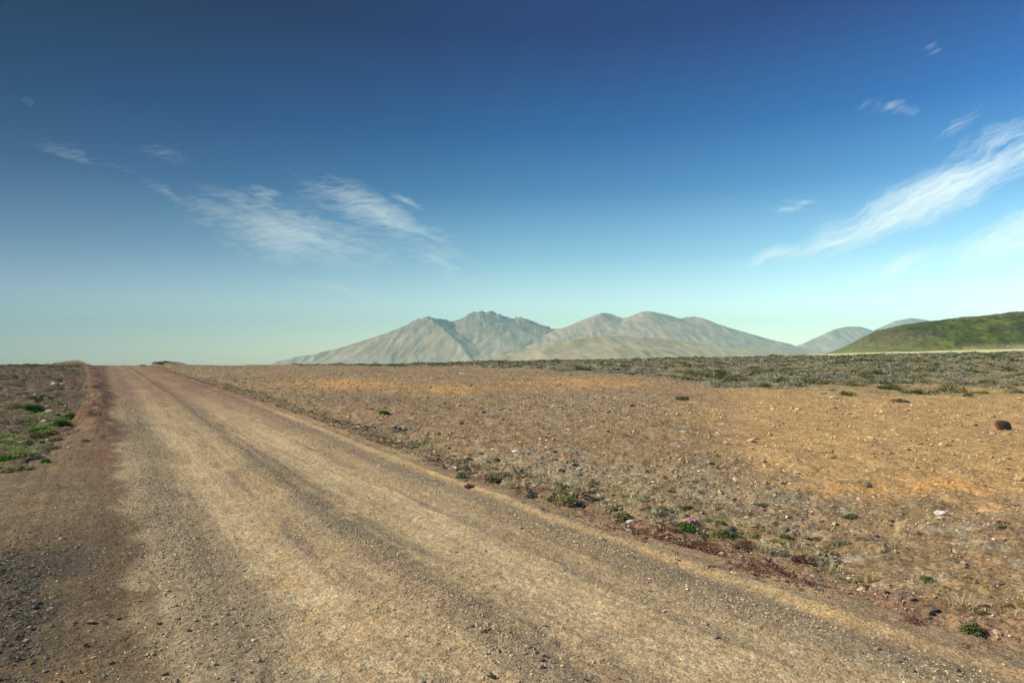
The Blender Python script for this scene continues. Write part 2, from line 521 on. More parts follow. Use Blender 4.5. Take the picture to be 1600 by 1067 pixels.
all_st = []     # (X, Y, size, colour, zone)
for smin, smax, cov in [(.007, .011, .034), (.011, .018, .058), (.018, .03, .075), (.03, .05, .062), (.05, .085, .048), (.085, .14, .027), (.14, .24, .009)]:
    s = (smin + smax) / 2
    ymax = min(s * 683 / .95, 95)
    if ymax < 3.3: continue
    X, Y = sample_wedge(rng, cov / (.6 * s * s) * 2.6, 2.6, ymax)
    r = rcoord(X, Y); m = road_mask(X, Y)
    wob = .10 * gnoise(Y * .35, 0 * Y, 3) + .05 * gnoise(Y * 1.3, 0 * Y, 4)
    on = m > .5
    ridge = np.clip(bump1(r + wob, 2.5, .2) + .7 * bump1(r + wob, .72, .3) + .5 * bump1(r + wob, 4.6, .3), 0, 1)
    dens = np.where(on, gravel_density(r, r + wob, Y, X) * (1 + ridge * (1.2 if .018 < s < .05 else 0)) * (1.0 if s < .02 else .80 if s < .03 else (.26 if s < .05 else .014 if s < .085 else 0.001 if s < .14 else 0)), 0)
    coarse = on & (r < -.15) & (Y < 7.5)
    dens = np.where(coarse, np.maximum(dens, (1.5 if s < .05 else .16 if s < .085 else .0) * ss(-.05 - r, 0, .5) * ss(6.8 - Y, -.8, .8)), dens)
    u = X / Y
    n1 = fbm(X * .22, Y * .22, 4, 51); n2 = fbm(X * .7, Y * .7, 3, 52)
    px, py = to_px(X, Y, H0(X, Y))
    lim = np.interp(px, [900, 1050, 1200, 1350, 1500, 1700], [640, 680, 740, 775, 790, 800])
    sand = ss(px + 70 * n1, 1000, 1230) * ss(lim - py + 30 * n2 + 18 * n1, -14, 22)
    dp = (.62 + .9 * n1 + .5 * n2).clip(.12, 1.4) * (1 - (.2 if s > .08 else .5 if s > .03 else .75) * sand)
    veg = ss(Y - shrub_front(u, X, Y), -2, 3) * ss(u, -.1, .1)
    dp = dp * (1 - .7 * veg) * (1.5 if .045 < s < .15 else 1.0) * (1 if s < .1 else ss(Y, 8, 13))
    dens = np.where(on, dens, dp)
    keep = rng.random(len(X)) < dens / 2.6
    X, Y, on, sand, coarse, r = X[keep], Y[keep], on[keep], sand[keep], coarse[keep], r[keep]
    size = rng.uniform(smin, smax, len(X))
    C = np.where(on[:, None], stone_tint(rng, len(X), 'road'), stone_tint(rng, len(X), 'plain'))
    C = np.where(((~on) & (rng.random(len(X)) < sand))[:, None], stone_tint(rng, len(X), 'sand'), C)
    dk = coarse | (on & (r < .2) & (rng.random(len(X)) < .5)) | ((~on) & (r < 0) & (rng.random(len(X)) < .6))
    C = np.where(dk[:, None], stone_tint(rng, len(X), 'dark'), C)
    far_red = on & (r > 5.2)
    C[far_red] *= np.array([.78, .6, .55])
    zone = np.where(on, np.where(r < .3, 1, 0), np.where(r < 0, 2, np.where(sand > .5, 3, 4)))
    all_st.append((X, Y, size, C, zone))
SX, SY, SS_, SC, SZ = [np.concatenate([a[i] for a in all_st]) for i in range(5)]
proj = SS_ / SY
order = np.argsort(-proj)
inframe = np.abs(SX / SY) < .745
big = [i for i in order if inframe[i] and SY[i] > 3.6][:262]
bigset = np.zeros(len(SX), bool); bigset[big] = True
small = np.nonzero(~bigset)[0]
print('stones', len(SX))


def scatter_mesh(name, X, Y, size, C, temps, mat, sink=.22, label=None, cat=None):
    Z = surf(X, Y)
    g = np.random.default_rng(5)
    k = g.integers(0, len(temps), len(X))
    Vs, Fs, Cs = [], [], []; off = 0
    for j, (tv, tf) in enumerate(temps):
        idx = np.nonzero(k == j)[0]
        if not len(idx): continue
        n = len(idx); a = g.uniform(0, 2 * math.pi, n); b = g.normal(0, .35, n)
        ca, sa, cb, sb = np.cos(a), np.sin(a), np.cos(b), np.sin(b)
        x = tv[None, :, 0]; y = tv[None, :, 1]; z = tv[None, :, 2]
        x1 = x * cb[:, None] + z * sb[:, None]; z1 = -x * sb[:, None] + z * cb[:, None]
        x2 = x1 * ca[:, None] - y * sa[:, None]; y2 = x1 * sa[:, None] + y * ca[:, None]
        sc = size[idx][:, None]
        hs = sc * g.uniform(.7, 1.2, (n, 1))
        V = np.stack([X[idx][:, None] + x2 * sc, Y[idx][:, None] + y2 * sc, Z[idx][:, None] + z1 * hs + sc * (.3 - sink)], -1)
        Vs.append(V.reshape(-1, 3)); Fs.append((tf[None] + (np.arange(n) * len(tv))[:, None, None]).reshape(-1, 3) + off)
        Cs.append(np.repeat(C[idx], len(tv), 0)); off += n * len(tv)
    me = npmesh(name, np.concatenate(Vs), np.concatenate(Fs), mat, np.concatenate(Cs))
    return tag(link(bpy.data.objects.new(name, me)), label, cat, kind='stuff')


M_GRAVEL = simple_mat('loose_gravel', (1, 1, 1), var=.22, scale=55, attr=True, rand=0)
on_road = (SZ < 2)
for nm, sel, lab in [('road_gravel', on_road, 'loose gravel strewn over the dirt road and piled in low ridges'),
                     ('plain_rubble', ~on_road, 'angular brown and grey rubble strewn over the barren plain')]:
    ids = small[sel[small]]
    scatter_mesh(nm, SX[ids], SY[ids], SS_[ids], SC[ids], T_LOW, M_GRAVEL, label=lab, cat='gravel')


# individual stones ------------------------------------------------
def rock_mesh(name, seed, mat, flat=.6, npts=26, detail=True):
    tv, tf = rock_template(seed, npts, flat)
    bm = bmesh.new()
    vs = [bm.verts.new(v) for v in tv]
    for f in tf: bm.faces.new([vs[i] for i in f])
    if detail:
        bmesh.ops.subdivide_edges(bm, edges=bm.edges, cuts=2, use_grid_fill=True)
        g = np.random.default_rng(seed)
        o = g.uniform(-9, 9, 3)
        for v in bm.verts:
            p = np.array(v.co)
            d = .045 * float(gnoise(p[0] * 4 + o[0] + p[2] * 3, p[1] * 4 + o[1] - p[2] * 2, seed)) + .02 * float(gnoise(p[0] * 11 + p[2] * 7, p[1] * 11 - p[2] * 5, seed + 1))
            v.co += Vector(p / (np.linalg.norm(p) + 1e-6) * d)
        bmesh.ops.triangulate(bm, faces=bm.faces)
    me = bpy.data.meshes.new(name); bm.to_mesh(me); bm.free()
    me.materials.append(mat)
    return me


STONE_MATS = {
    'tan': simple_mat('tan_stone', (.54, .44, .30), .3, 7, bump=.014, rand=.2),
    'grey': simple_mat('grey_stone', (.42, .385, .31), .3, 7, bump=.014, rand=.2),
    'brown': simple_mat('brown_stone', (.31, .225, .155), .3, 7, bump=.014, rand=.2),
    'dark': simple_mat('dark_stone', (.17, .155, .125), .3, 7, bump=.014, rand=.2),
    'ochre': simple_mat('ochre_stone', (.48, .34, .19), .3, 7, bump=.014, rand=.2),
    'white': simple_mat('pale_quartz', (.66, .61, .52), .22, 5, bump=.012, rand=.08),
    'pink': simple_mat('pink_quartz', (.66, .45, .40), .2, 6, bump=.012, rand=.05, mottle=(.78, .74, .70)),
}
ROCKS = {k: [rock_mesh('stone', 300 + 10 * j + i, m, .62) for i in range(6)] for j, (k, m) in enumerate(STONE_MATS.items())}


def put_stone(name, X, Y, size, kind, label, cat, group=None, g=rng, var=None, rot=None, squash=1.0, sink=.2):
    me = ROCKS[kind][int(g.integers(0, 6)) if var is None else var]
    o = bpy.data.objects.new(name, me)
    z = float(surf(np.array(X), np.array(Y)))
    o.location = (X, Y, z + size * (.3 - sink) * squash)
    o.rotation_euler = (g.normal(0, .2), g.normal(0, .2), g.uniform(0, 6.28) if rot is None else rot)
    o.scale = (size, size * g.uniform(.75, 1.05), size * g.uniform(.75, 1.0) * squash)
    return tag(link(o), label, cat, group)


ZL = {0: ('lying loose on the gravel road', 'stones lying on the road'),
      1: ('lying loose on the gravel lay-by beside the road', 'stones lying on the lay-by'),
      2: ('half sunk in the heath across the road', 'stones in the heath'),
      3: ('half buried in the smooth sandy slope', 'stones on the sandy slope'),
      4: ('lying on the barren stony plain', 'stones on the plain')}
for i in big:
    c = SC[i]; z = int(SZ[i])
    lum = c.mean()
    kind = 'white' if lum > .56 else 'ochre' if (z == 3 and c[2] < .55 * c[0]) else 'tan' if lum > .36 else 'grey' if (c[2] > .68 * c[0] and lum > .22) else 'brown' if lum > .16 else 'dark'
    word = {'white': 'pale', 'tan': 'tan', 'grey': 'grey', 'brown': 'brown', 'dark': 'dark', 'ochre': 'ochre'}[kind]
    put_stone('stone', SX[i], SY[i], float(SS_[i]) * 1.05, kind, f'small angular {word} stone {ZL[z][0]}', 'stone', f'{word} {ZL[z][1]}')

# stones that stand out in the photograph: (px, py, width px, kind, squash, label)
NAMED = [
    (1468, 803, 26, 'pink', .8, 'bright pink and white stone lying alone on the brown rubble'),
    (1141, 832, 20, 'dark', 1.3, 'dark upright stone beside the green plants on the verge'),
    (985, 815, 17, 'white', .6, 'white flat stone at the verge next to the pink flowers'),
    (1150, 749, 15, 'white', .6, 'white stone lying alone on bare brown soil below the sandy slope'),
    (805, 706, 17, 'white', .6, 'largest white stone out on the middle of the stony plain'),
    (777, 716, 9, 'white', .6, 'small white stone next to the largest white one on the plain'),
    (712, 733, 13, 'white', .7, 'white stone at the edge of the reddish road verge'),
    (983, 831, 14, 'grey', .7, 'pale grey stone set in the reddish verge of the road'),
    (1325, 904, 15, 'white', .5, 'flat white stone among red plants on the verge'),
    (1302, 623, 16, 'pink', .8, 'pinkish boulder lying on sand just below the shrubs'),
    (1436, 655, 11, 'white', .6, 'pale round stone on the bare sandy slope'),
    (1338, 834, 24, 'grey', .5, 'broad flat grey stone embedded in the brown rubble'),
    (768, 1060, 26, 'brown', .8, 'brown wedge shaped stone lying on the tan wheel track'),
    (145, 1030, 12, 'white', .6, 'pale flat chip lying on the brown dirt of the lay-by'),
    (167, 962, 12, 'dark', .9, 'black stone with a pale chip beside it on the lay-by'),
    (163, 1058, 13, 'grey', .8, 'greenish grey stone lying on dirt beside the coarse gravel'),
    (55, 950, 16, 'dark', .9, 'large black stone in the coarse dark gravel'),
    (873, 735, 20, 'grey', .7, 'grey stone on pale rubble beside the verge plants'),
    (545, 652, 11, 'tan', .9, 'tan stone standing up from the stony plain'),
    (648, 655, 10, 'tan', .8, 'tan stone near a green moss cushion on the plain'),
    (1210, 771, 12, 'brown', .7, 'brown stone on the soil between rubble and sand'),
    (1355, 760, 16, 'brown', .8, 'dark brown clod at the foot of the orange sand patch'),
    (1520, 665, 14, 'brown', .8, 'brown flat stone beside the big dark boulder'),
    (84, 601, 12, 'white', .7, 'white stone on the heath, second of two close together'),
    (97, 600, 9, 'white', .7, 'bright white stone on the heath beside a longer one'),
    (55, 617, 7, 'white', .8, 'small bright white stone on dark heath'),
    (78, 642, 14, 'pink', .5, 'long pale pink stone on the heath above the green moss'),
    (68, 658, 11, 'pink', .5, 'short pale pink stone just above the bright green moss'),
    (107, 699, 8, 'grey', .7, 'grey stone on reddish dirt below the green moss'),
    (1552, 678, 14, 'white', .5, 'pale flat slab just below the big dark boulder'),
    (1418, 703, 18, 'grey', .6, 'weathered grey stone with dry roots on the sand'),
    (1070, 676, 16, 'white', .6, 'white stone among grey lichen stones on the plain'),
    (722, 585, 12, 'white', .7, 'white stone near the brow of the plain'),
    (1225, 828, 18, 'dark', .6, 'dark flat stone between dry grass and rubble'),
    (1318, 795, 22, 'grey', .5, 'grey slab lying on brown rubble near the pink stone'),
]
for px, py, w, kind, sq, lab in NAMED:
    X, Y, Z = at(px, py)
    put_stone('boulder' if w * Y / F > .3 else 'stone', X, Y, w * Y / F * 1.05, kind, lab, 'stone', squash=sq)

# the big dark boulder on the sand, sunlit flank painted lighter, rust coloured
m, t, b, out = new_mat('dark_basalt_rusty_lit_side')
geo = t.new('ShaderNodeTexCoord').outputs['Object']
sx = t.new('ShaderNodeSeparateXYZ'); t.l.new(geo, sx.inputs[0])
nz = t.noise(geo, 5, 5, .7)
fac = t.ramp(t.m('ADD', t.m('MULTIPLY', sx.outputs[0], -1.3), nz), [(.55, 0.), (.85, 1.)])
col = t.mix(fac, t.mix(nz, (.02, .025, .018, 1), (.07, .075, .055, 1)), (.22, .085, .045, 1))
t.l.new(col, b.inputs['Base Color'])
bp = t.new('ShaderNodeBump'); bp.inputs['Distance'].default_value = .06; t.l.new(t.noise(geo, 14, 6, .7), bp.inputs['Height']); t.l.new(bp.outputs[0], b.inputs['Normal'])
X, Y, Z = at(1566, 671)
bo = link(bpy.data.objects.new('boulder', rock_mesh('boulder', 911, m, .85, 30)))
sz = 34 * Y / F
bo.location = (X, Y, Z + sz * .16); bo.scale = (sz, sz * .8, sz * .86); bo.rotation_euler = (0, 0, .15)
tag(bo, 'large dark boulder with a rusty sunlit flank alone on the sandy slope', 'boulder')


# ------------------------------------------------------------------ plants
def leaf_cloud(g, n, rad, height, leaf, lumps=5, up=.3, spread=.55):
    """many small leaf quads through a lumpy low dome; returns verts, quads, shade colours"""
    cx = g.uniform(-spread, spread, lumps) * rad; cy = g.uniform(-.82 * spread, .82 * spread, lumps) * rad
    lr = g.uniform(.45, .75, lumps) * rad; lh = g.uniform(.6, 1.05, lumps) * height
    k = g.integers(0, lumps, n)
    d = g.normal(size=(n, 3)); d[:, 2] = np.abs(d[:, 2]); d /= np.linalg.norm(d, axis=1)[:, None]
    rr = g.uniform(.55, 1.0, n) ** .6 * (1 + .12 * g.normal(size=n))
    c = np.stack([cx[k] + d[:, 0] * lr[k] * rr, cy[k] + d[:, 1] * lr[k] * rr, d[:, 2] * lh[k] * rr], -1)
    a = g.normal(size=(n, 3)); a[:, 2] += up; a /= np.linalg.norm(a, axis=1)[:, None]
    b = np.cross(a, g.normal(size=(n, 3))); b /= np.linalg.norm(b, axis=1)[:, None]
    L = leaf * g.uniform(.6, 1.4, (n, 1)); W = L * .5
    V = np.stack([c - a * L * .5, c + b * W * .5, c + a * L * .5, c - b * W * .5], 1).reshape(-1, 3)
    V[:, 2] = np.maximum(V[:, 2], -.02)
    return V, np.arange(4 * n).reshape(n, 4)


def stems(g, n, rad, height, th=.012):
    V, Fq = [], []
    for i in range(n):
        a = g.uniform(0, 6.28); e = np.array([math.cos(a) * rad * g.uniform(.3, .8), math.sin(a) * rad * g.uniform(.3, .8), height * g.uniform(.5, .95)])
        p0 = np.array([e[0] * .15, e[1] * .15, -.05])
        s = np.array([-math.sin(a), math.cos(a), 0]) * th; w = np.array([0, 0, th])
        k = len(V)
        V += [p0 + s, p0 - s, p0 + w * 2, e + s * .4, e - s * .4, e + w]
        Fq += [[k, k + 1, k + 4, k + 3], [k + 1, k + 2, k + 5, k + 4], [k + 2, k, k + 3, k + 5]]
    return np.array(V), np.array(Fq)


M_GREY = simple_mat('grey_willow_leaves', (.28, .28, .205), .3, 9, rand=.22, trans=.12)
M_HEATH = simple_mat('dark_heath_leaves', (.095, .118, .036), .4, 7, rand=.3, trans=.12)
M_OLIVE = simple_mat('olive_heath_leaves', (.17, .165, .065), .35, 7, rand=.3, trans=.12)
M_STEM = simple_mat('woody_stem', (.11, .08, .06), .3, 20)
PM = {'grey': M_GREY, 'heath': M_HEATH, 'olive': M_OLIVE}
g = np.random.default_rng(77)
SHRUB = {}
for kind in PM:
    SHRUB[kind] = []
    for i in range(4):
        V, Fq = leaf_cloud(g, 520, .5, .40, .075, 6)
        me = npmesh('foliage', V, Fq, PM[kind])
        V2, F2 = stems(g, 9, .5, .35)
        me2 = npmesh('stem', V2, F2, M_STEM)
        SHRUB[kind].append((me, me2))


def put_shrub(X, Y, w, h, kind, label, group=None, cat='shrub', name='low_shrub', g=g, parts=False):
    fo, st = SHRUB[kind][int(g.integers(0, 4))]
    loc = (X, Y, float(H(X, Y)) - .03); rz = g.uniform(0, 6.28); sc = (w, w * g.uniform(.75, 1.1), h / .4)
    if parts:
        o = link(bpy.data.objects.new(name, None)); o.empty_display_size = .2
        a = link(bpy.data.objects.new('foliage', fo)); a.parent = o
        b_ = link(bpy.data.objects.new('stem', st)); b_.parent = o
    else:
        o = link(bpy.data.objects.new(name, fo))
    o.location = loc; o.rotation_euler = (0, 0, rz); o.scale = sc
    return tag(o, label, cat, group)


# the shrub belt
def belt_points(g, n, y0, y1, ulo, uhi):
    Y = np.sqrt(g.uniform(y0 ** 2, y1 ** 2, n)); X = Y * g.uniform(ulo, uhi, n)
    return X, Y


X, Y = belt_points(g, 24000, 24, 134, -.32, .90)
u = X / Y
n2 = fbm(X * .33, Y * .33, 3, 66); n1 = fbm(X * .12, Y * .12, 3, 67)
sf = shrub_front(u, X, Y)
dens = ss(Y - sf, -2.5, 7) * ss(n2 + .30 * ss(Y, 60, 110) + .26 * ss(u, .0, .5), -.16, .30)
dens = np.maximum(dens, ss(Y, 98, 112) * .9) * ss(u, -.34, -.02) + ss(Y, 84, 94) * .6 * (1 - ss(u, -.1, .05))
gaps = np.exp(-((n1 - .35) / .12) ** 2) * (1 - ss(Y, 80, 100))
keep = (g.random(len(X)) < dens * (1 - .8 * gaps)) & (np.abs(rcoord(X, Y) - 2) > 6.2)
X, Y, u, n1, n2 = X[keep], Y[keep], u[keep], n1[keep], n2[keep]
w = g.uniform(.35, 1.0, len(X)) * np.where(g.random(len(X)) < .12, 1.6, 1.0); h = w * g.uniform(.17, .36, len(X))
pgreen = np.clip(.42 + .55 * ss(Y, 88, 112) + .5 * n1, .05, .95)
kd = np.where(g.random(len(X)) < pgreen, np.where(g.random(len(X)) < .5, 1, 2), 0)
o = np.argsort(Y / np.maximum(w, .3))
vis = np.abs(u[o]) < .745
ind = o[vis][:150]
KN = ['grey', 'heath', 'olive']
KW = {'grey': 'grey-green woolly', 'heath': 'dark green', 'olive': 'olive brown'}
for i in ind:
    k = KN[kd[i]]
    put_shrub(X[i], Y[i], w[i], h[i], k, f'low {KW[k]} shrub at the near edge of the shrub belt', f'{KW[k]} shrubs at the edge of the belt')
rest = np.setdiff1d(np.arange(len(X)), ind)
LITE = [leaf_cloud(g, 70, .5, .40, .17, 5) for _ in range(6)]


def merge_leaf(name, X, Y, w, h, mats, C, label, cat, temps, zoff=-.03):
    Z = H(X, Y) + zoff
    k = g.integers(0, len(temps), len(X)); a = g.uniform(0, 6.28, len(X))
    Vs, Fs, Cs = [], [], []; off = 0
    for j, (tv, tf) in enumerate(temps):
        idx = np.nonzero(k == j)[0]; n = len(idx)
        if not n: continue
        ca, sa = np.cos(a[idx])[:, None], np.sin(a[idx])[:, None]
        W = w[idx][:, None]; Hh = (h[idx] / .4)[:, None]
        V = np.stack([X[idx][:, None] + (tv[:, 0] * ca - tv[:, 1] * sa) * W, Y[idx][:, None] + (tv[:, 0] * sa + tv[:, 1] * ca) * W, Z[idx][:, None] + tv[:, 2] * Hh], -1)
        Vs.append(V.reshape(-1, 3)); Fs.append((tf[None] + (np.arange(n) * len(tv))[:, None, None]).reshape(-1, 4) + off); off += n * len(tv)
        Cs.append(np.repeat(C[idx], len(tv), 0) * np.repeat(g.uniform(.75, 1.25, (n * len(tf), 1)), 4, 0))
    me = npmesh(name, np.concatenate(Vs), np.concatenate(Fs), mats, np.concatenate(Cs))
    return tag(link(bpy.data.objects.new(name, me)), label, cat, kind='stuff')


M_COVER = simple_mat('heath_cover', (1, 1, 1), .3, 3, attr=True, rand=0, trans=.12)
PC = np.array([[.28, .28, .205], [.095, .118, .036], [.17, .165, .065]])
C = PC[kd[rest]] * g.uniform(.75, 1.25, (len(rest), 1))
merge_leaf('heath_cover', X[rest], Y[rest], w[rest] * 1.1, h[rest], M_COVER, C, 'belt of low grey and green heath covering the brow of the plain', 'heath', LITE)
print('shrubs', len(X))

# heath across the road
X, Y = belt_points(g, 4200, 10, 95, -.86, -.55)
r = rcoord(X, Y); n2 = fbm(X * .6, Y * .6, 3, 68)
keep = (rl_edge(Y) - r > .5) & (g.random(len(X)) < np.maximum(ss(n2, -.3, .4) * .8, ss(Y, 66, 84)))
X, Y = X[keep], Y[keep]
w = g.uniform(.15, .6, len(X)); h = w * g.uniform(.18, .38, len(X))
kd = g.choice(3, len(X), p=[.25, .40, .35]); kd = np.where(Y > 72, 1, kd)
o = np.argsort(Y); ind = o[np.abs(X[o] / Y[o]) < .745][:40]
for i in ind:
    k = KN[kd[i]]
    put_shrub(X[i], Y[i], w[i], h[i], k, f'small {KW[k]} heath cushion growing in the stony heath across the road', f'{KW[k]} cushions across the road')
rest = np.setdiff1d(np.arange(len(X)), ind)
merge_leaf('heath_cover', X[rest], Y[rest], w[rest], h[rest], M_COVER, PC[kd[rest]] * g.uniform(.7, 1.2, (len(rest), 1)), 'dark heath running to the brow across the road', 'heath', LITE)


# grass tufts ----------------------------------------------------
def tuft(g, n, rad, height, width=.006, lean=.5):
    V, Fq = [], []
    for i in range(n):
        a = g.uniform(0, 6.28); r0 = rad * math.sqrt(g.random()) * .6
        p = np.array([math.cos(a) * r0, math.sin(a) * r0, -.02])
        d = np.array([math.cos(a + g.normal(0, .8)), math.sin(a + g.normal(0, .8)), 0])
        L = height * g.uniform(.5, 1.1); ln = lean * g.uniform(.1, 1.0)
        s = np.array([-d[1], d[0], 0]) * width * g.uniform(.6, 1.3)
        k = len(V)
        for j in range(4):
            t_ = j / 3
            q = p + d * ln * L * t_ ** 2 + np.array([0, 0, L * (t_ - .35 * ln * t_ ** 2)])
            V += [q + s * (1 - .85 * t_), q - s * (1 - .85 * t_)]
            if j: Fq.append([k + 2 * j - 2, k + 2 * j - 1, k + 2 * j + 1, k + 2 * j])
    return np.array(V), np.array(Fq)


GM = {'straw': simple_mat('straw_grass', (.50, .43, .25), .2, 8, rand=.15, trans=.25),
      'green': simple_mat('green_grass', (.15, .165, .065), .3, 8, rand=.25, trans=.25),
      'olive': simple_mat('olive_grass', (.25, .235, .09), .3, 8, rand=.2, trans=.25),
      'bright': simple_mat('bright_green_moss', (.065, .185, .018), .35, 6, rand=.2, trans=.2),
      'red': simple_mat('red_sorrel', (.175, .095, .068), .3, 8, rand=.2, trans=.15),
      'bluish': simple_mat('bluish_green_plant', (.16, .18, .12), .3, 8, rand=.2, trans=.15)}
TUFT = {k: [npmesh('grass_tuft', *tuft(g, 60, .5, 1.0, .02, .6), GM[k]) for _ in range(3)] for k in ('straw', 'green', 'olive')}
CUSH = {k: [npmesh('cushion_plant', *leaf_cloud(g, 620, .5, .40, .10, 5, .6, .30), GM[k]) for _ in range(3)] for k in GM}


def put_plant(name, me, X, Y, w, h, unit_h, label, cat, group=None):
    o = link(bpy.data.objects.new(name, me))
    o.location = (X, Y, float(H(X, Y)) - .012); o.rotation_euler = (0, 0, g.uniform(0, 6.28)); o.scale = (w, w * g.uniform(.8, 1.1), h / unit_h)
    return tag(o, label, cat, group)


def P_at(px, py): return at(px, py)


# plants that stand out: (px, py, width px, height px, type, label)
for px, py, wp, hp, ty, lab in [
    (1520, 984, 48, 20, 'green', 'dark green shrubby plant at the end of the verge beside the clay lip'),
    (830, 778, 20, 15, 'bluish', 'dark bluish plant on the verge beside tall straw grass'),
    (1072, 829, 34, 14, 'bright', 'bright green cushion under the pink flowers'),
    (1128, 838, 36, 16, 'olive', 'olive cushion plant next to the dark upright stone'),
    (720, 747, 22, 14, 'bluish', 'grey-blue plant at the edge of the reddish verge'),
    (770, 752, 40, 14, 'green', 'dark green mat next to the straw tuft on the verge'),
    (885, 785, 44, 14, 'olive', 'broad olive grass cushion beside the red plant on the verge'),
    (975, 808, 46, 13, 'olive', 'olive mat behind the white flat stone on the verge'),
    (600, 646, 18, 7, 'bright', 'lone green moss cushion on the stony plain'),
    (1065, 625, 30, 9, 'bluish', 'lone dark bush at the foot of the shrub belt'),
    (1405, 628, 34, 7, 'bluish', 'thin green plant creeping over the bare sand'),
    (1450, 905, 46, 7, 'green', 'flat green plant in the brown rubble'),
    (1480, 921, 20, 8, 'green', 'small dark plant below the flat green one in the rubble'),
    (1535, 958, 30, 9, 'green', 'dark green mat near the end of the verge'),
    (888, 792, 14, 9, 'red', 'bright red sorrel plant at the foot of the olive cushion'),
    (1063, 836, 16, 9, 'red', 'red sorrel plant below the pink flowers'),
    (1255, 873, 52, 9, 'red', 'long red sorrel mat between verge grass and gravel'),
    (1430, 973, 60, 9, 'red', 'reddish sorrel mat beside the yellow clay lip'),
    (1165, 852, 44, 9, 'red', 'red sorrel mat beside the dark upright stone'),
    (735, 762, 26, 8, 'red', 'dull red sorrel mat below the grey-blue plant'),
    (112, 652, 26, 9, 'bright', 'bright green moss mound topmost of the row beside the road'),
    (95, 663, 24, 10, 'bright', 'bright green moss mound second from the top of the row'),
    (62, 674, 26, 10, 'bright', 'bright green moss mound in the middle of the heath row'),
    (50, 637, 28, 7, 'bright', 'flat green moss patch on dark heath above the row'),
    (88, 690, 30, 9, 'green', 'dark green moss mound beside red dirt'),
    (72, 723, 18, 9, 'bright', 'small bright moss tuft at the corner of the lay-by'),
    (38, 712, 34, 9, 'olive', 'yellowish moss mat at the corner of the lay-by'),
    (10, 717, 30, 9, 'bright', 'green moss mat beside the yellowish one'),
    (78, 676, 34, 8, 'olive', 'yellow-green moss mat between the bright mounds'),
    (135, 690, 12, 5, 'bluish', 'tiny blue-green plant on the reddish road flank'),
    (25, 733, 40, 9, 'olive', 'lowest yellowish moss mat above the dark gravel'),
    (1190, 790, 26, 8, 'bluish', 'grey-green plant in the brown soil below the sand'),
    (1330, 808, 30, 8, 'bluish', 'grey-green mat behind the flat grey stone'),
    (1570, 825, 30, 8, 'green', 'green mat in the rubble near the pink stone'),
]:
    X, Y, Z = at(px, py)
    if px < 150: wp *= 1.35
    nm = 'moss_cushion' if 'moss' in lab else 'cushion_plant'
    put_plant(nm, CUSH[ty][int(g.integers(0, 3))], X, Y, wp * Y / F * 1.1, hp * Y / F * .9, .40, lab, 'moss' if 'moss' in lab else 'plant')

# pink campion cushion: leaves below, flowers on top
X, Y, Z = at(1078, 822)
root = link(bpy.data.objects.new('flower_cushion', None)); root.location = (X, Y, Z); root.empty_display_size = .1
V, Fq = leaf_cloud(g, 260, .12, .07, .022, 5); a = link(bpy.data.objects.new('foliage', npmesh('foliage', V, Fq, GM['bright']))); a.parent = root
V, Fq = leaf_cloud(g, 150, .10, .105, .028, 5); a = link(bpy.data.objects.new('blossom', npmesh('blossom', V, Fq, simple_mat('pink_petals', (.62, .33, .40), .25, 9, trans=.2)))); a.parent = root
tag(root, 'low cushion of pink flowers on the verge', 'flowers')

# straw tufts on the verge
for px, py, wp, hp, lab in [(797, 764, 14, 27, 'tall straw coloured grass tuft standing on the verge beside a dark mat'),
                            (852, 780, 16, 17, 'straw coloured grass tuft between the bluish plant and the olive cushion'),
                            (1190, 862, 34, 22, 'wide straw coloured tuft behind the long red mat'),
                            (1298, 893, 30, 16, 'straw coloured tuft near the flat white stone among red plants'),
                            (1358, 906, 12, 26, 'thin tall straw stalks rising from the brown rubble'),
                            (1505, 948, 44, 22, 'broad straw tuft near the dark green shrubby plant'),
                            (1590, 968, 34, 18, 'straw tuft at the far end of the verge'),
                            (940, 802, 26, 12, 'low straw tuft beside the olive mats'),
                            (1277, 785, 8, 18, 'single dry stalk tuft on bare soil')]:
    X, Y, Z = at(px, py)
    put_plant('grass_tuft', TUFT['straw'][int(g.integers(0, 3))], X, Y, wp * Y / F * 1.4, hp * Y / F, 1.0, lab, 'grass tuft')

# lesser plants along the verge
n = 210
Y = 1 / g.uniform(1 / 62, 1 / 6.2, n); r = 6.25 + np.abs(g.normal(0, .55, n)) + .2 * g.normal(size=n); X = r + RU * Y
for i in range(n):
    if abs(X[i] / Y[i]) > .76: continue
    ty = g.choice(['straw', 'olive', 'green', 'bluish', 'red'], p=[.34, .32, .12, .18, .04])
    if ty == 'red': X[i] -= .45
    w_ = g.uniform(.08, .24) * (1 + .6 * (Y[i] > 25)); h_ = g.uniform(.025, .06)
    if ty == 'straw' or (ty == 'olive' and g.random() < .4):
        put_plant('grass_tuft', TUFT[ty][int(g.integers(0, 3))], X[i], Y[i], w_ * .9, h_ * 1.8, 1.0, f'short {"straw coloured" if ty == "straw" else "olive"} grass tuft growing along the road verge', 'grass tuft', f'{ty} grass tufts along the verge')
    else:
        wd = {'olive': 'olive', 'green': 'dark green', 'bluish': 'grey-green', 'red': 'dark red'}[ty]
        put_plant('cushion_plant', CUSH[ty][int(g.integers(0, 3))], X[i], Y[i], w_, h_, .40, f'small {wd} cushion plant growing along the road verge', 'plant', f'{wd} cushions along the verge')

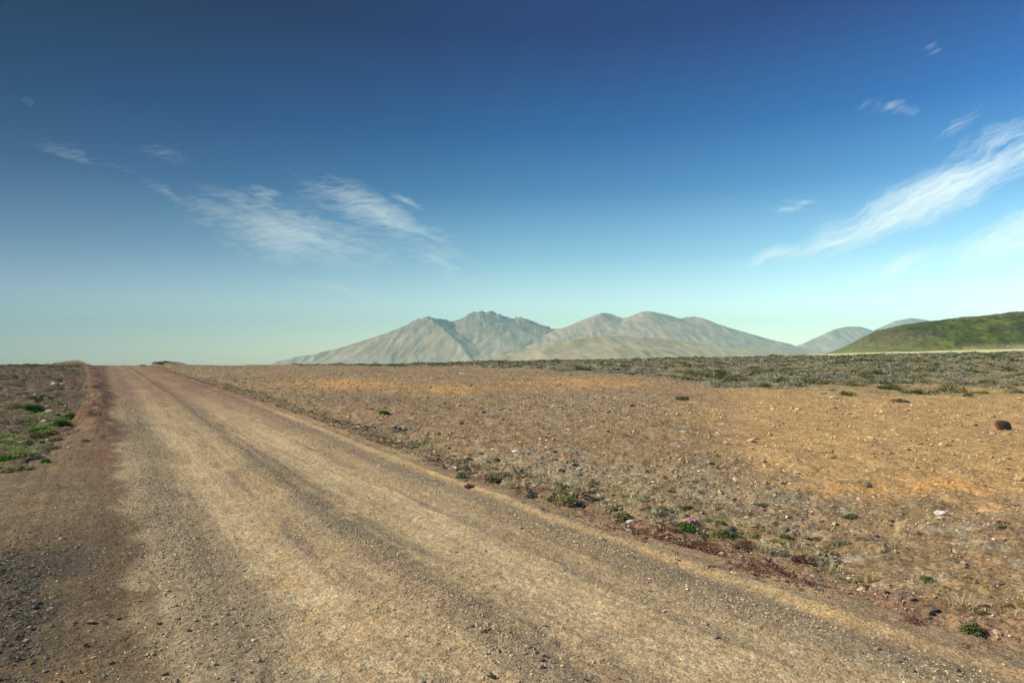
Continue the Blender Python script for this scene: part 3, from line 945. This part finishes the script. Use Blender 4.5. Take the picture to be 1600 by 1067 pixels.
# scattered sprigs nobody could count
SPRIG = [leaf_cloud(g, 26, .5, .4, .22, 4, .8) for _ in range(6)]
X, Y = sample_wedge(g, 5.5, 5, 42, -.45, .86)
r = rcoord(X, Y); n2 = fbm(X * .5, Y * .5, 3, 52)
px, py = to_px(X, Y, H0(X, Y))
sand = ss(px, 1050, 1250) * ss(790 - py, 0, 30)
keep = (r > 5.9) & (g.random(len(X)) < (.10 + .40 * n2.clip(0, 1) + 1.5 * bump1(r, 6.4, .6)) * (1 - .9 * sand))
X, Y, r = X[keep], Y[keep], r[keep]
pal = np.array([[.19, .18, .065], [.14, .155, .085], [.40, .345, .19], [.15, .085, .06], [.26, .26, .19]])
C = pal[g.choice(5, len(X), p=[.3, .2, .2, .12, .18])]
w = g.uniform(.06, .22, len(X)) * (1 + .7 * bump1(r, 6.4, .6))
merge_leaf('ground_plants', X, Y, w, w * g.uniform(.15, .4, len(X)), M_COVER, C, 'tiny olive, straw and red plants dotted over the stony plain', 'ground plants', SPRIG, -.01)
X = []; Y = []
yy = 1 / g.uniform(1 / 40, 1 / 4.2, 5200); rr = 5.72 + .26 * g.normal(size=5200)
X = rr + RU * yy; k = np.abs(X / yy) < .86; X, yy = X[k], yy[k]
k = g.random(len(X)) < ss(fbm(X * .9, yy * .9, 3, 95), -.15, .35); X, yy = X[k], yy[k]
C = np.array([[.17, .085, .06], [.19, .11, .08], [.15, .11, .06]])[g.choice(3, len(X))]
w = g.uniform(.03, .10, len(X))
merge_leaf('red_ground_plants', X, yy, w, w * .35, M_COVER, C, 'low red sorrel spread along the road verge', 'ground plants', SPRIG, -.006)

# straw mound at the brow
X, Y, Z = at(112, 573)
blades = []
V, Fq = tuft(g, 900, 3.2, .42, .02, .7)
V[:, 2] += 0
o = link(bpy.data.objects.new('grass_tuft', npmesh('grass_tuft', V, Fq, GM['straw']))); Xc, Yc = -53.5, 83.
V2 = V.copy(); me = o.data
co = np.array(V); co[:, 2] += H(co[:, 0] + Xc, co[:, 1] + Yc) - float(H(Xc, Yc))
me.vertices.foreach_set('co', co.astype(np.float32).ravel()); me.update()
o.location = (Xc, Yc, float(H(Xc, Yc)))
tag(o, 'broad mound of dry straw grass on the brow where the road disappears', 'grass tuft')
# rocky mound on the opposite shoulder of the brow
for i, (dx, dy, s, lab) in enumerate([(-.9, 0, .55, 'dark stone at the foot of the rocky mound by the road brow'), (.1, -.4, .8, 'largest dark stone on top of the rocky mound by the road brow'), (1.1, .1, .5, 'dark stone on the gentle flank of the rocky mound by the road brow')]):
    put_stone('boulder', -42.3 + dx, 82.5 + dy, s, 'brown' if i else 'dark', lab, 'stone', squash=.7)
for i in range(7):
    put_shrub(-42.3 + g.normal(0, 1.1), 81.6 + g.normal(0, .8), g.uniform(.5, 1.1), .25, ['heath', 'olive'][i % 2], f'{["dark green", "olive"][i % 2]} shrub clinging to the rocky mound by the road brow', f'{["dark green", "olive"][i % 2]} shrubs on the rocky mound')


# ------------------------------------------------------------------ green hill
def hill_mesh():
    nx, ny = 620, 300
    # ridge silhouette: photo px -> world at 420 m
    D0 = 430.0
    rp = np.array([(1200, 562), (1270, 556.5), (1292, 551.5), (1320, 541.5), (1350, 527), (1372, 517), (1400, 509.5), (1430, 504), (1462, 500), (1500, 496), (1535, 493), (1575, 489.5), (1600, 487.5), (1680, 480), (1800, 474), (2000, 470)], float)
    rx = (rp[:, 0] - 800) / F * D0
    rz = EYE + (YH - rp[:, 1]) / F * D0
    x = np.linspace(170, 520, nx); y = np.concatenate([np.linspace(300, 440, 230), np.linspace(442, 640, 70)])
    Xg, Yg = np.meshgrid(x, y)
    base = H0(Xg, Yg) - 1.5
    # follow sight lines so that the ridge keeps its outline while the slope falls towards us
    top = np.interp(Xg * np.where(Yg > D0, D0 / Yg, 1.0), rx, rz)
    foot = 322 + 10 * fbm(Xg * .012, Yg * 0, 2, 7) + 12 * ss(Xg, 200, 330)
    t = np.clip((Yg - foot) / (D0 - foot), 0, 1)
    prof = np.where(Yg <= D0, .30 * t + .70 * ss(t, 0, 1.0) ** .85, 1 - ss(Yg, D0, 640))
    n = fbm(Xg * .022, Yg * .022, 4, 9); n2 = fbm(Xg * .08, Yg * .08, 4, 10); n3 = fbm(Xg * .30, Yg * .30, 3, 12)
    hz = np.maximum(top - base, 0)
    z = base + hz * prof
    amp = np.clip(hz / 26, 0, 1) ** 1.5 * np.sin(np.clip(prof, 0, 1) * math.pi * .93)
    z = z + amp * (3.2 * n + 1.5 * n2 + .5 * n3) + .55 * n2 * np.clip(hz / 20, 0, 1) * (Yg < D0 + 20) + .3 * n3 * np.clip(hz / 16, 0, 1)
    # rocky steps on the nose of the hill
    step = np.exp(-((Xg - 225) / 22) ** 2) * np.clip(hz / 8, 0, 1)
    z = z + step * .7 * np.abs(fbm(Xg * .2, Yg * .1, 3, 14))
    c = np.broadcast_to(A3(.095, .125, .014), z.shape + (3,)).copy()
    c = lerp(c, A3(.155, .18, .026), ss(n2 + .5 * n, -.1, .5))
    c = lerp(c, A3(.050, .060, .018), ss(n3 * .6 - n2, .05, .5) * .8)
    c = lerp(c, A3(.12, .095, .05), ss(n - n2, .25, .6) * .6)
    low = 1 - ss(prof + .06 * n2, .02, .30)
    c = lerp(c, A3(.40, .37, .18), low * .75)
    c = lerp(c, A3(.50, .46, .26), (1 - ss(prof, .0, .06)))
    nose = (1 - ss(Xg, 195, 245)) * ss(prof, .05, .3)
    c = lerp(c, A3(.24, .235, .10), nose * .65)
    c = lerp(c, A3(.09, .085, .065), np.clip(step * ss(n3 + n2, .0, .35) * ss(prof, .3, .7), 0, .9))
    crest = ss(prof, .86, .98)
    c = lerp(c, A3(.16, .14, .085), crest * ss(n3 + n2, -.1, .4) * .8)
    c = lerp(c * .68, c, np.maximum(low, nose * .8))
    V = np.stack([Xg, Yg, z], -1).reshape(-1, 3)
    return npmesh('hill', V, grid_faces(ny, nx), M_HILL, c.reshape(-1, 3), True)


def land_mat(name, s1, s2, bump, amt=.5):
    m, t, b, out = new_mat(name)
    pos = t.new('ShaderNodeTexCoord').outputs['Object']
    a_ = t.new('ShaderNodeVertexColor', layer_name='tint').outputs[0]
    n = t.noise(pos, s1, 6, .65); n2 = t.noise(pos, s2, 5, .7)
    f = t.m('MULTIPLY', t.m('MULTIPLY_ADD', n, 2 * amt, 1 - amt), t.m('MULTIPLY_ADD', n2, 2 * amt, 1 - amt))
    cc = t.new('ShaderNodeCombineColor')
    for i in range(3): t.l.new(f, cc.inputs[i])
    t.l.new(t.mix(1.0, a_, cc.outputs[0], 'MULTIPLY'), b.inputs['Base Color'])
    bp = t.new('ShaderNodeBump'); bp.inputs['Distance'].default_value = bump
    t.l.new(t.m('ADD', n, t.m('MULTIPLY', n2, .35)), bp.inputs['Height']); t.l.new(bp.outputs[0], b.inputs['Normal'])
    return m


M_HILL = land_mat('hill_turf', .12, .7, 2.2, .6)
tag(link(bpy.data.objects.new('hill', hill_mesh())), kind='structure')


# ------------------------------------------------------------------ mountains
M_MTN = land_mat('mountain_scree', .008, .035, 3, .18)


def seg_height(X, Y, pts, slope, curve=1.0):
    best = np.full(X.shape, -1e9)
    for (x0, y0, z0), (x1, y1, z1) in zip(pts[:-1], pts[1:]):
        dx, dy = x1 - x0, y1 - y0
        t = np.clip(((X - x0) * dx + (Y - y0) * dy) / (dx * dx + dy * dy + 1e-9), 0, 1)
        d = np.hypot(X - (x0 + dx * t), Y - (y0 + dy * t))
        best = np.maximum(best, z0 + (z1 - z0) * t - slope * d / (1 + curve * d / 2500))
    return best


def pt(px, py, D): return ((px - 800) / F * D, D, EYE + (YH - py) / F * D)


def mountain(name, ridges, x0, x1, y0, y1, slope, seed, cols, nx=420, ny=170, gully=9, base=-32, crag=0):
    Xg, Yg = np.meshgrid(np.linspace(x0, x1, nx), np.linspace(y0, y1, ny))
    wx = 40 * fbm(Xg / 420, Yg / 420, 3, seed); wy = 40 * fbm(Xg / 420, Yg / 420, 3, seed + 3)
    z = np.full(Xg.shape, -1e9)
    for pts, sl in ridges:
        z = np.maximum(z, seg_height(Xg + wx * .0, Yg + wy * .0, pts, sl or slope))
    ridge_d = np.full(Xg.shape, 1e9)
    for pts, sl in ridges:
        for (a0, b0, _), (a1, b1, _) in zip(pts[:-1], pts[1:]):
            dx, dy = a1 - a0, b1 - b0
            t = np.clip(((Xg - a0) * dx + (Yg - b0) * dy) / (dx * dx + dy * dy + 1e-9), 0, 1)
            ridge_d = np.minimum(ridge_d, np.hypot(Xg - (a0 + dx * t), Yg - (b0 + dy * t)))
    dk = ss(ridge_d, 0, 140)
    gl = np.abs(fbm(Xg / 150 + .6 * gnoise(Xg / 500, Yg / 500, seed + 2), Yg / 800, 4, seed + 5))
    z = z - dk * gully * gl * 1.4 + dk * gully * .5 * fbm(Xg / 300, Yg / 300, 3, seed + 7)
    z = z + (1.5 + 1.5 * dk + 7 * crag * ss(z, 180, 330) * (1 - dk)) * fbm(Xg / 45, Yg / 60, 3, seed + 8) + crag * 11 * ss(z, 210, 330) * np.abs(fbm(Xg / 26, Yg / 40, 2, seed + 15)) * (1 - .6 * dk)
    # lava-bed benches
    zb = z + 5 * np.sin(z / 8.5 + 5 * fbm(Xg / 500, Yg / 500, 3, seed + 11)) * .35
    z = z + (zb - z) * dk
    edge = ss(Yg, y0, y0 + .12 * (y1 - y0)) * ss(-Yg, -y1, -y1 + .12 * (y1 - y0)) * ss(Xg, x0, x0 + .05 * (x1 - x0)) * ss(-Xg, -x1, -x1 + .05 * (x1 - x0))
    zc = np.maximum(base - 6 + (z - base + 6) * edge, base - 6)
    n = fbm(Xg / 160, Yg / 260, 4, seed + 20)
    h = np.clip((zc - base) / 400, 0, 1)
    c = lerp(np.broadcast_to(A3(*cols[0]), z.shape + (3,)), A3(*cols[1]), ss(n, -.3, .4))
    c = lerp(c, A3(*cols[2]), ss(gl - .2 + .3 * n, 0, .3) * .7)
    c = lerp(c, A3(*cols[3]), ss(np.sin(z / 8.5 + n * 6), .2, .9) * ss(h, .35, .8) * .5)
    sk = fbm(Xg / 26, Yg / 260, 3, seed + 31)
    c = c * (1 + .34 * sk.clip(-1, 1))[..., None]
    c = lerp(c, A3(.075, .075, .07), np.clip(crag * ss(h, .62, .85) * ss(sk + .4 * n + .5 * fbm(Xg / 60, Yg / 60, 3, seed + 33), -.2, .4), 0, 1) * .85)
    c = c * A3(2.1, 1.85, 1.52)
    c = lerp(c, A3(.47, .41, .29), ss(.42 - h + .12 * n, 0, .32) * .55)  # low slopes paled: dust haze painted into the rock colour
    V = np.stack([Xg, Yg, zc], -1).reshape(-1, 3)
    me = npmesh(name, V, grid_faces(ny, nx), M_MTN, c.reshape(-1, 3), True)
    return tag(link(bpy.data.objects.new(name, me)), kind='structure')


ROCKC = [(.17, .145, .11), (.215, .185, .14), (.13, .115, .095), (.10, .095, .09)]
DA = 4500.
ra = [(447, 574), (455, 562), (462, 557), (480, 554), (507, 554), (513, 546.5), (545, 543.5), (575, 537), (600, 530), (618, 521), (635, 512), (655, 498.5), (668, 494.5), (680, 498), (690, 498), (705, 503), (725, 498), (738, 490), (752, 486), (760, 488), (768, 486.5), (780, 496), (788, 494), (800, 498), (815, 495.5), (840, 505), (862, 513), (890, 517), (940, 535), (1000, 560)]
DOFF = [0, 0, 0, 0, 0, 0, 0, 0, 0, -40, -80, -120, -120, -60, 20, 80, 140, 160, 170, 170, 170, 170, 180, 190, 200, 220, 240, 250, 260, 260]
main_a = [pt(p, q, DA + d) for (p, q), d in zip(ra, DOFF)]
spur1 = [pt(668, 495, DA - 120), pt(690, 512, DA - 330), pt(715, 534, DA - 620), pt(735, 560, DA - 900)]
spur2 = [pt(760, 488, DA + 170), pt(768, 508, DA - 60), pt(790, 532, DA - 380), pt(810, 560, DA - 650)]
spur3 = [pt(600, 530, DA), pt(570, 550, DA - 300), pt(552, 572, DA - 560)]
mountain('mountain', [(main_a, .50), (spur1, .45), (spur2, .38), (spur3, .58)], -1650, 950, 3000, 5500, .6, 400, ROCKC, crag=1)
DB = 4700.
rb = [(780, 560), (840, 530), (862, 517), (880, 514), (900, 506), (925, 494), (938, 489.5), (943, 488.5), (955, 490), (968, 498), (985, 494), (1003, 487), (1012, 485.5), (1022, 487), (1045, 492), (1062, 497), (1085, 494), (1096, 496), (1112, 507), (1140, 517), (1180, 531), (1215, 542), (1245, 549), (1300, 560)]
main_b = [pt(p, q, DB + 120 * math.sin(i * .9)) for i, (p, q) in enumerate(rb)]
spb1 = [pt(1012, 487, DB - 50), pt(1025, 506, DB - 330), pt(1060, 530, DB - 700), pt(1085, 556, DB - 1000)]
spb2 = [pt(943, 490, DB), pt(925, 512, DB - 330), pt(900, 540, DB - 700)]
spb3 = [pt(1090, 496, DB), pt(1110, 520, DB - 350), pt(1150, 545, DB - 700)]
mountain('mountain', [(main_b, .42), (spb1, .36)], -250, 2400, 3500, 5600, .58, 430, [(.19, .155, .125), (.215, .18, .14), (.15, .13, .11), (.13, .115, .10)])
DC = 4900.
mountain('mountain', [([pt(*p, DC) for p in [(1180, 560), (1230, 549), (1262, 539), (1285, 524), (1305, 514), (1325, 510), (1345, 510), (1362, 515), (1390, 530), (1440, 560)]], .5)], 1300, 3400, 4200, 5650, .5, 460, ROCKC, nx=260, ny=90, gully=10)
DD = 5200.
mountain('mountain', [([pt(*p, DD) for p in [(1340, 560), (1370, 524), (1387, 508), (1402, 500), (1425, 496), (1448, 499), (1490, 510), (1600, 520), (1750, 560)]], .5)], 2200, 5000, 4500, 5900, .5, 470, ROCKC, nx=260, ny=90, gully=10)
# low moor in front of the mountains
DE = 2300.
re = [(640, 585), (720, 572), (800, 554), (835, 546), (870, 537), (900, 530), (930, 526), (960, 524.5), (1000, 527), (1060, 532), (1120, 541), (1180, 546), (1230, 550), (1290, 553), (1420, 558), (1700, 575)]
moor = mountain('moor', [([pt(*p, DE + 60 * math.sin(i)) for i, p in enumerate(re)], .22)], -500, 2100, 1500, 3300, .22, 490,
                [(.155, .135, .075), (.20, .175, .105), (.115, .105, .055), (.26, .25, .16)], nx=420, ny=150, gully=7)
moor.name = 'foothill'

# ------------------------------------------------------------------ air
me = bpy.data.meshes.new('haze'); bm = bmesh.new()
bmesh.ops.create_cube(bm, size=1.0)
lo = np.array([-6200, -6200, -60.]); hi = np.array([6200, 6200, 440.])
for v in bm.verts:
    v.co = Vector([lo[i] if v.co[i] < 0 else hi[i] for i in range(3)])
bm.to_mesh(me); bm.free()
hz = tag(link(bpy.data.objects.new('haze', me)), 'pale dusty air veiling the mountains', 'haze', kind='stuff')
mh = bpy.data.materials.new('dusty_air'); mh.use_nodes = True
t = NT(mh.node_tree); t.n.clear()
out = t.new('ShaderNodeOutputMaterial'); pv = t.new('ShaderNodeVolumePrincipled')
pv.inputs['Color'].default_value = (.34, .69, .75, 1); pv.inputs['Density'].default_value = 1.65e-4; pv.inputs['Anisotropy'].default_value = -.35
t.l.new(pv.outputs[0], out.inputs['Volume']); me.materials.append(mh)

# ------------------------------------------------------------------ sky
W = bpy.data.worlds.new('World'); S.world = W; W.use_nodes = True
t = NT(W.node_tree); t.n.clear()
wo = t.new('ShaderNodeOutputWorld'); bg = t.new('ShaderNodeBackground'); t.l.new(bg.outputs[0], wo.inputs[0])
sky = t.new('ShaderNodeTexSky', sky_type='NISHITA'); sky.sun_disc = False
sky.sun_elevation = SUN_EL; sky.sun_rotation = SUN_AZ % (2 * math.pi)
sky.altitude = 0; sky.air_density = 1.0; sky.dust_density = .6; sky.ozone_density = 2.0
dirn = t.new('ShaderNodeTexCoord').outputs['Generated']
sp = t.new('ShaderNodeSeparateXYZ'); t.l.new(dirn, sp.inputs[0])
dx, dy, dz = sp.outputs
# the polarised deep blue away from the horizon, and towards the sun's quarter
el = t.ramp(dz, [(0.0, (2.30, 2.40, 1.86)), (.09, (1.78, 1.84, 1.58)), (.16, (.88, 1.16, 1.16)), (.25, (.23, .55, .80)), (.33, (.02, .28, .62)), (.45, (.0, .055, .33)), (1.0, (.2, .35, .5))])
azf = t.ramp(t.m('MULTIPLY_ADD', dx, .5, .5), [(0.0, (.39, .36, .46)), (.2, (.42, .39, .49)), (.5, 1.0), (.8, 1.30), (1.0, 1.36)])
azs = t.new('ShaderNodeSeparateColor'); t.l.new(azf, azs.inputs[0])
azc = t.new('ShaderNodeCombineColor'); ex = t.m('MULTIPLY_ADD', t.m('MINIMUM', t.m('MAXIMUM', dz, 0.0), .5), 2.6, .90)
for i in range(3): t.l.new(t.m('POWER', azs.outputs[i], ex), azc.inputs[i])
az2 = azc.outputs[0]
skyc = t.mix(1.0, t.mix(1.0, sky.outputs[0], el, 'MULTIPLY'), az2, 'MULTIPLY')
# cirrus, placed by direction in the sky
dyc = t.m('MAXIMUM', dy, .05)
uu = t.m('DIVIDE', dx, dyc); vv = t.m('DIVIDE', dz, dyc)
uv = t.new('ShaderNodeCombineXYZ'); t.put(uv.inputs[0], uu); t.put(uv.inputs[1], vv)
wn = t.noise(uv.outputs[0], 9, 5, .6, out='Color')
wv = t.new('ShaderNodeVectorMath', operation='MULTIPLY_ADD'); t.l.new(wn, wv.inputs[0]); wv.inputs[1].default_value = (.07, .035, 0); t.l.new(uv.outputs[0], wv.inputs[2])
wv2 = t.new('ShaderNodeVectorMath', operation='SUBTRACT'); t.l.new(wv.outputs[0], wv2.inputs[0]); wv2.inputs[1].default_value = (.035, .0175, 0)
warped = wv2.outputs[0]


def uvp(px, py):
    d = ray(px, py); return d[0] / d[1], d[2] / d[1]


def blobs(lst):
    acc = None
    for x0, y0, x1, y1, wd, st in lst:
        (a0, b0), (a1, b1) = uvp(x0, y0), uvp(x1, y1)
        mp = t.new('ShaderNodeMapping', vector_type='TEXTURE'); t.l.new(warped, mp.inputs[0])
        mp.inputs['Location'].default_value = ((a0 + a1) / 2, (b0 + b1) / 2, 0)
        mp.inputs['Rotation'].default_value = (0, 0, math.atan2(b1 - b0, a1 - a0))
        mp.inputs['Scale'].default_value = (math.hypot(a1 - a0, b1 - b0) * .72, wd / F, 1)
        gr = t.new('ShaderNodeTexGradient', gradient_type='SPHERICAL'); t.l.new(mp.outputs[0], gr.inputs[0])
        v = t.m('MULTIPLY', gr.outputs['Fac'], st)
        acc = v if acc is None else t.m('MAXIMUM', acc, v)
    return acc


def streak(angle, sx, sy, scale, detail=6):
    mp = t.new('ShaderNodeMapping', vector_type='TEXTURE'); t.l.new(warped, mp.inputs[0])
    mp.inputs['Rotation'].default_value = (0, 0, angle); mp.inputs['Scale'].default_value = (sx, sy, 1)
    return t.noise(mp.outputs[0], scale, detail, .62)


LB = blobs([(310, 325, 600, 405, 66, 1.1), (480, 280, 690, 380, 38, 1.05), (380, 290, 440, 310, 20, .7), (60, 225, 200, 265, 16, .42), (215, 275, 300, 320, 10, .42), (225, 228, 290, 245, 14, .38),
            (620, 370, 740, 440, 40, .6), (430, 440, 620, 470, 22, .55), (610, 305, 660, 318, 10, .6), (760, 468, 900, 475, 20, .35), (960, 455, 1090, 462, 22, .45)])
RB = blobs([(1270, 385, 1640, 225, 48, 1.5), (1220, 408, 1420, 335, 30, 1.1), (1290, 372, 1420, 340, 34, 1.2), (1560, 262, 1700, 200, 46, 1.1), (1150, 415, 1290, 385, 20, 1.0), (1490, 410, 1680, 325, 46, 1.5), (1330, 445, 1470, 390, 24, 1.1), (1465, 220, 1535, 168, 15, .5), (1350, 165, 1430, 178, 14, .42),
            (1420, 70, 1480, 78, 16, .28), (1225, 318, 1275, 314, 8, .6), (1205, 330, 1260, 326, 8, .5), (1480, 250, 1640, 190, 34, .7), (1420, 470, 1500, 462, 12, .5)])
sl = streak(R(-20), .30, .055, 3.4, 8); sl2 = streak(R(4), .085, .013, 2.6, 5)
sr = streak(R(24), .42, .040, 3.4, 9); sr2 = streak(R(36), .16, .018, 2.6, 6)

def veil(mask, n1, n2, w):
    n = t.m('ADD', t.m('MULTIPLY', n1, 1 - w), t.m('MULTIPLY', n2, w))
    n = t.m('MULTIPLY_ADD', n, 3.2, -1.15, clamp=True)
    e = t.m('MULTIPLY_ADD', t.m('MINIMUM', mask, 1.0), .55, t.m('MULTIPLY', n, .62))
    return t.m('MULTIPLY', t.m('POWER', t.m('MINIMUM', mask, 1.3), .6), t.ramp(e, [(.34, 0.), (.62, .5), (1.0, 1.)]))


LA = veil(LB, sl, sl2, .5)
RA = veil(RB, sr, sr2, .42)
# a small cumulus top far behind the hill
CB = t.m('SMOOTH_MIN', t.m('MULTIPLY', t.m('MAXIMUM', t.m('ADD', blobs([(1530, 500, 1700, 488, 36, 1.7)]), t.m('MULTIPLY_ADD', t.noise(uv.outputs[0], 40, 4, .6), .3, -.42)), 0.0), 6.0), 1.0, .1)
alpha = t.m('ADD', t.m('MULTIPLY', LA, .85), t.m('MULTIPLY', RA, .95), clamp=True)
front = t.m('GREATER_THAN', dy, .1)
alpha = t.m('MULTIPLY', alpha, front); CB = t.m('MULTIPLY', CB, front)
CLOUD = t.new('ShaderNodeMix', data_type='RGBA'); CL2 = CLOUD
cloudc = t.mix(1.0, t.m('POWER', azs.outputs[0], .6), (7.4, 8.1, 7.8, 1), 'MULTIPLY')
t.put(CLOUD.inputs['Factor'], t.m('MULTIPLY', alpha, .74)); t.put(CLOUD.inputs[6], skyc); t.put(CLOUD.inputs[7], cloudc)
fin = t.mix(t.m('MULTIPLY', CB, .85), CLOUD.outputs[2], (13, 13, 12.6, 1))
t.l.new(fin, bg.inputs[0]); bg.inputs[1].default_value = .10

# moon: daylight crescent, lit by the sun lamp, its dark side lost in the blue air
md, mt = ray(44, 158), 60000.
md = md / np.linalg.norm(md)
bm = bmesh.new(); bmesh.ops.create_uvsphere(bm, u_segments=48, v_segments=24, radius=mt * math.radians(.29))
me = bpy.data.meshes.new('moon'); bm.to_mesh(me); bm.free()
for p in me.polygons: p.use_smooth = True
mm = bpy.data.materials.new('moon_rock'); mm.use_nodes = True
t = NT(mm.node_tree); t.n.clear()
out = t.new('ShaderNodeOutputMaterial'); df = t.new('ShaderNodeBsdfDiffuse'); tr = t.new('ShaderNodeBsdfTransparent'); ad = t.new('ShaderNodeAddShader')
nz = t.noise(t.new('ShaderNodeTexCoord').outputs['Generated'], 4, 3)
t.l.new(t.mix(nz, (.028, .028, .028, 1), (.045, .045, .045, 1)), df.inputs[0])
t.l.new(df.outputs[0], ad.inputs[0]); t.l.new(tr.outputs[0], ad.inputs[1]); t.l.new(ad.outputs[0], out.inputs[0])
me.materials.append(mm)
mo = link(bpy.data.objects.new('moon', me)); mo.location = Vector(md * mt) + Vector((0, 0, EYE))
tag(mo, 'thin pale crescent moon in the dark blue sky', 'moon')

# ------------------------------------------------------------------ sun and camera
L = bpy.data.lights.new('Sun', 'SUN'); L.energy = 5.0; L.angle = R(.5); L.color = (1, .93, .80)
lo_ = link(bpy.data.objects.new('Sun', L))
sv = Vector((math.sin(SUN_AZ) * math.cos(SUN_EL), math.cos(SUN_AZ) * math.cos(SUN_EL), math.sin(SUN_EL)))
lo_.rotation_euler = sv.to_track_quat('Z', 'Y').to_euler(); lo_.location = (-40, 10, 60)
cam = bpy.data.cameras.new('Camera'); cam.sensor_width = 36; cam.lens = 36 * F / 1600; cam.clip_end = 100000; cam.clip_start = .1
co = link(bpy.data.objects.new('Camera', cam)); co.location = (0, 0, EYE); co.rotation_euler = (R(90) + PITCH, 0, 0)
S.camera = co

S.view_settings.view_transform = 'Standard'; S.view_settings.look = 'None'; S.view_settings.exposure = .50; S.view_settings.gamma = 1
S.cycles.use_denoising = True; S.cycles.denoising_prefilter = 'ACCURATE'; S.cycles.denoising_input_passes = 'RGB_ALBEDO_NORMAL'
S.cycles.max_bounces = 5; S.cycles.diffuse_bounces = 2; S.cycles.volume_bounces = 1; S.cycles.transparent_max_bounces = 8
S.cycles.use_fast_gi = False
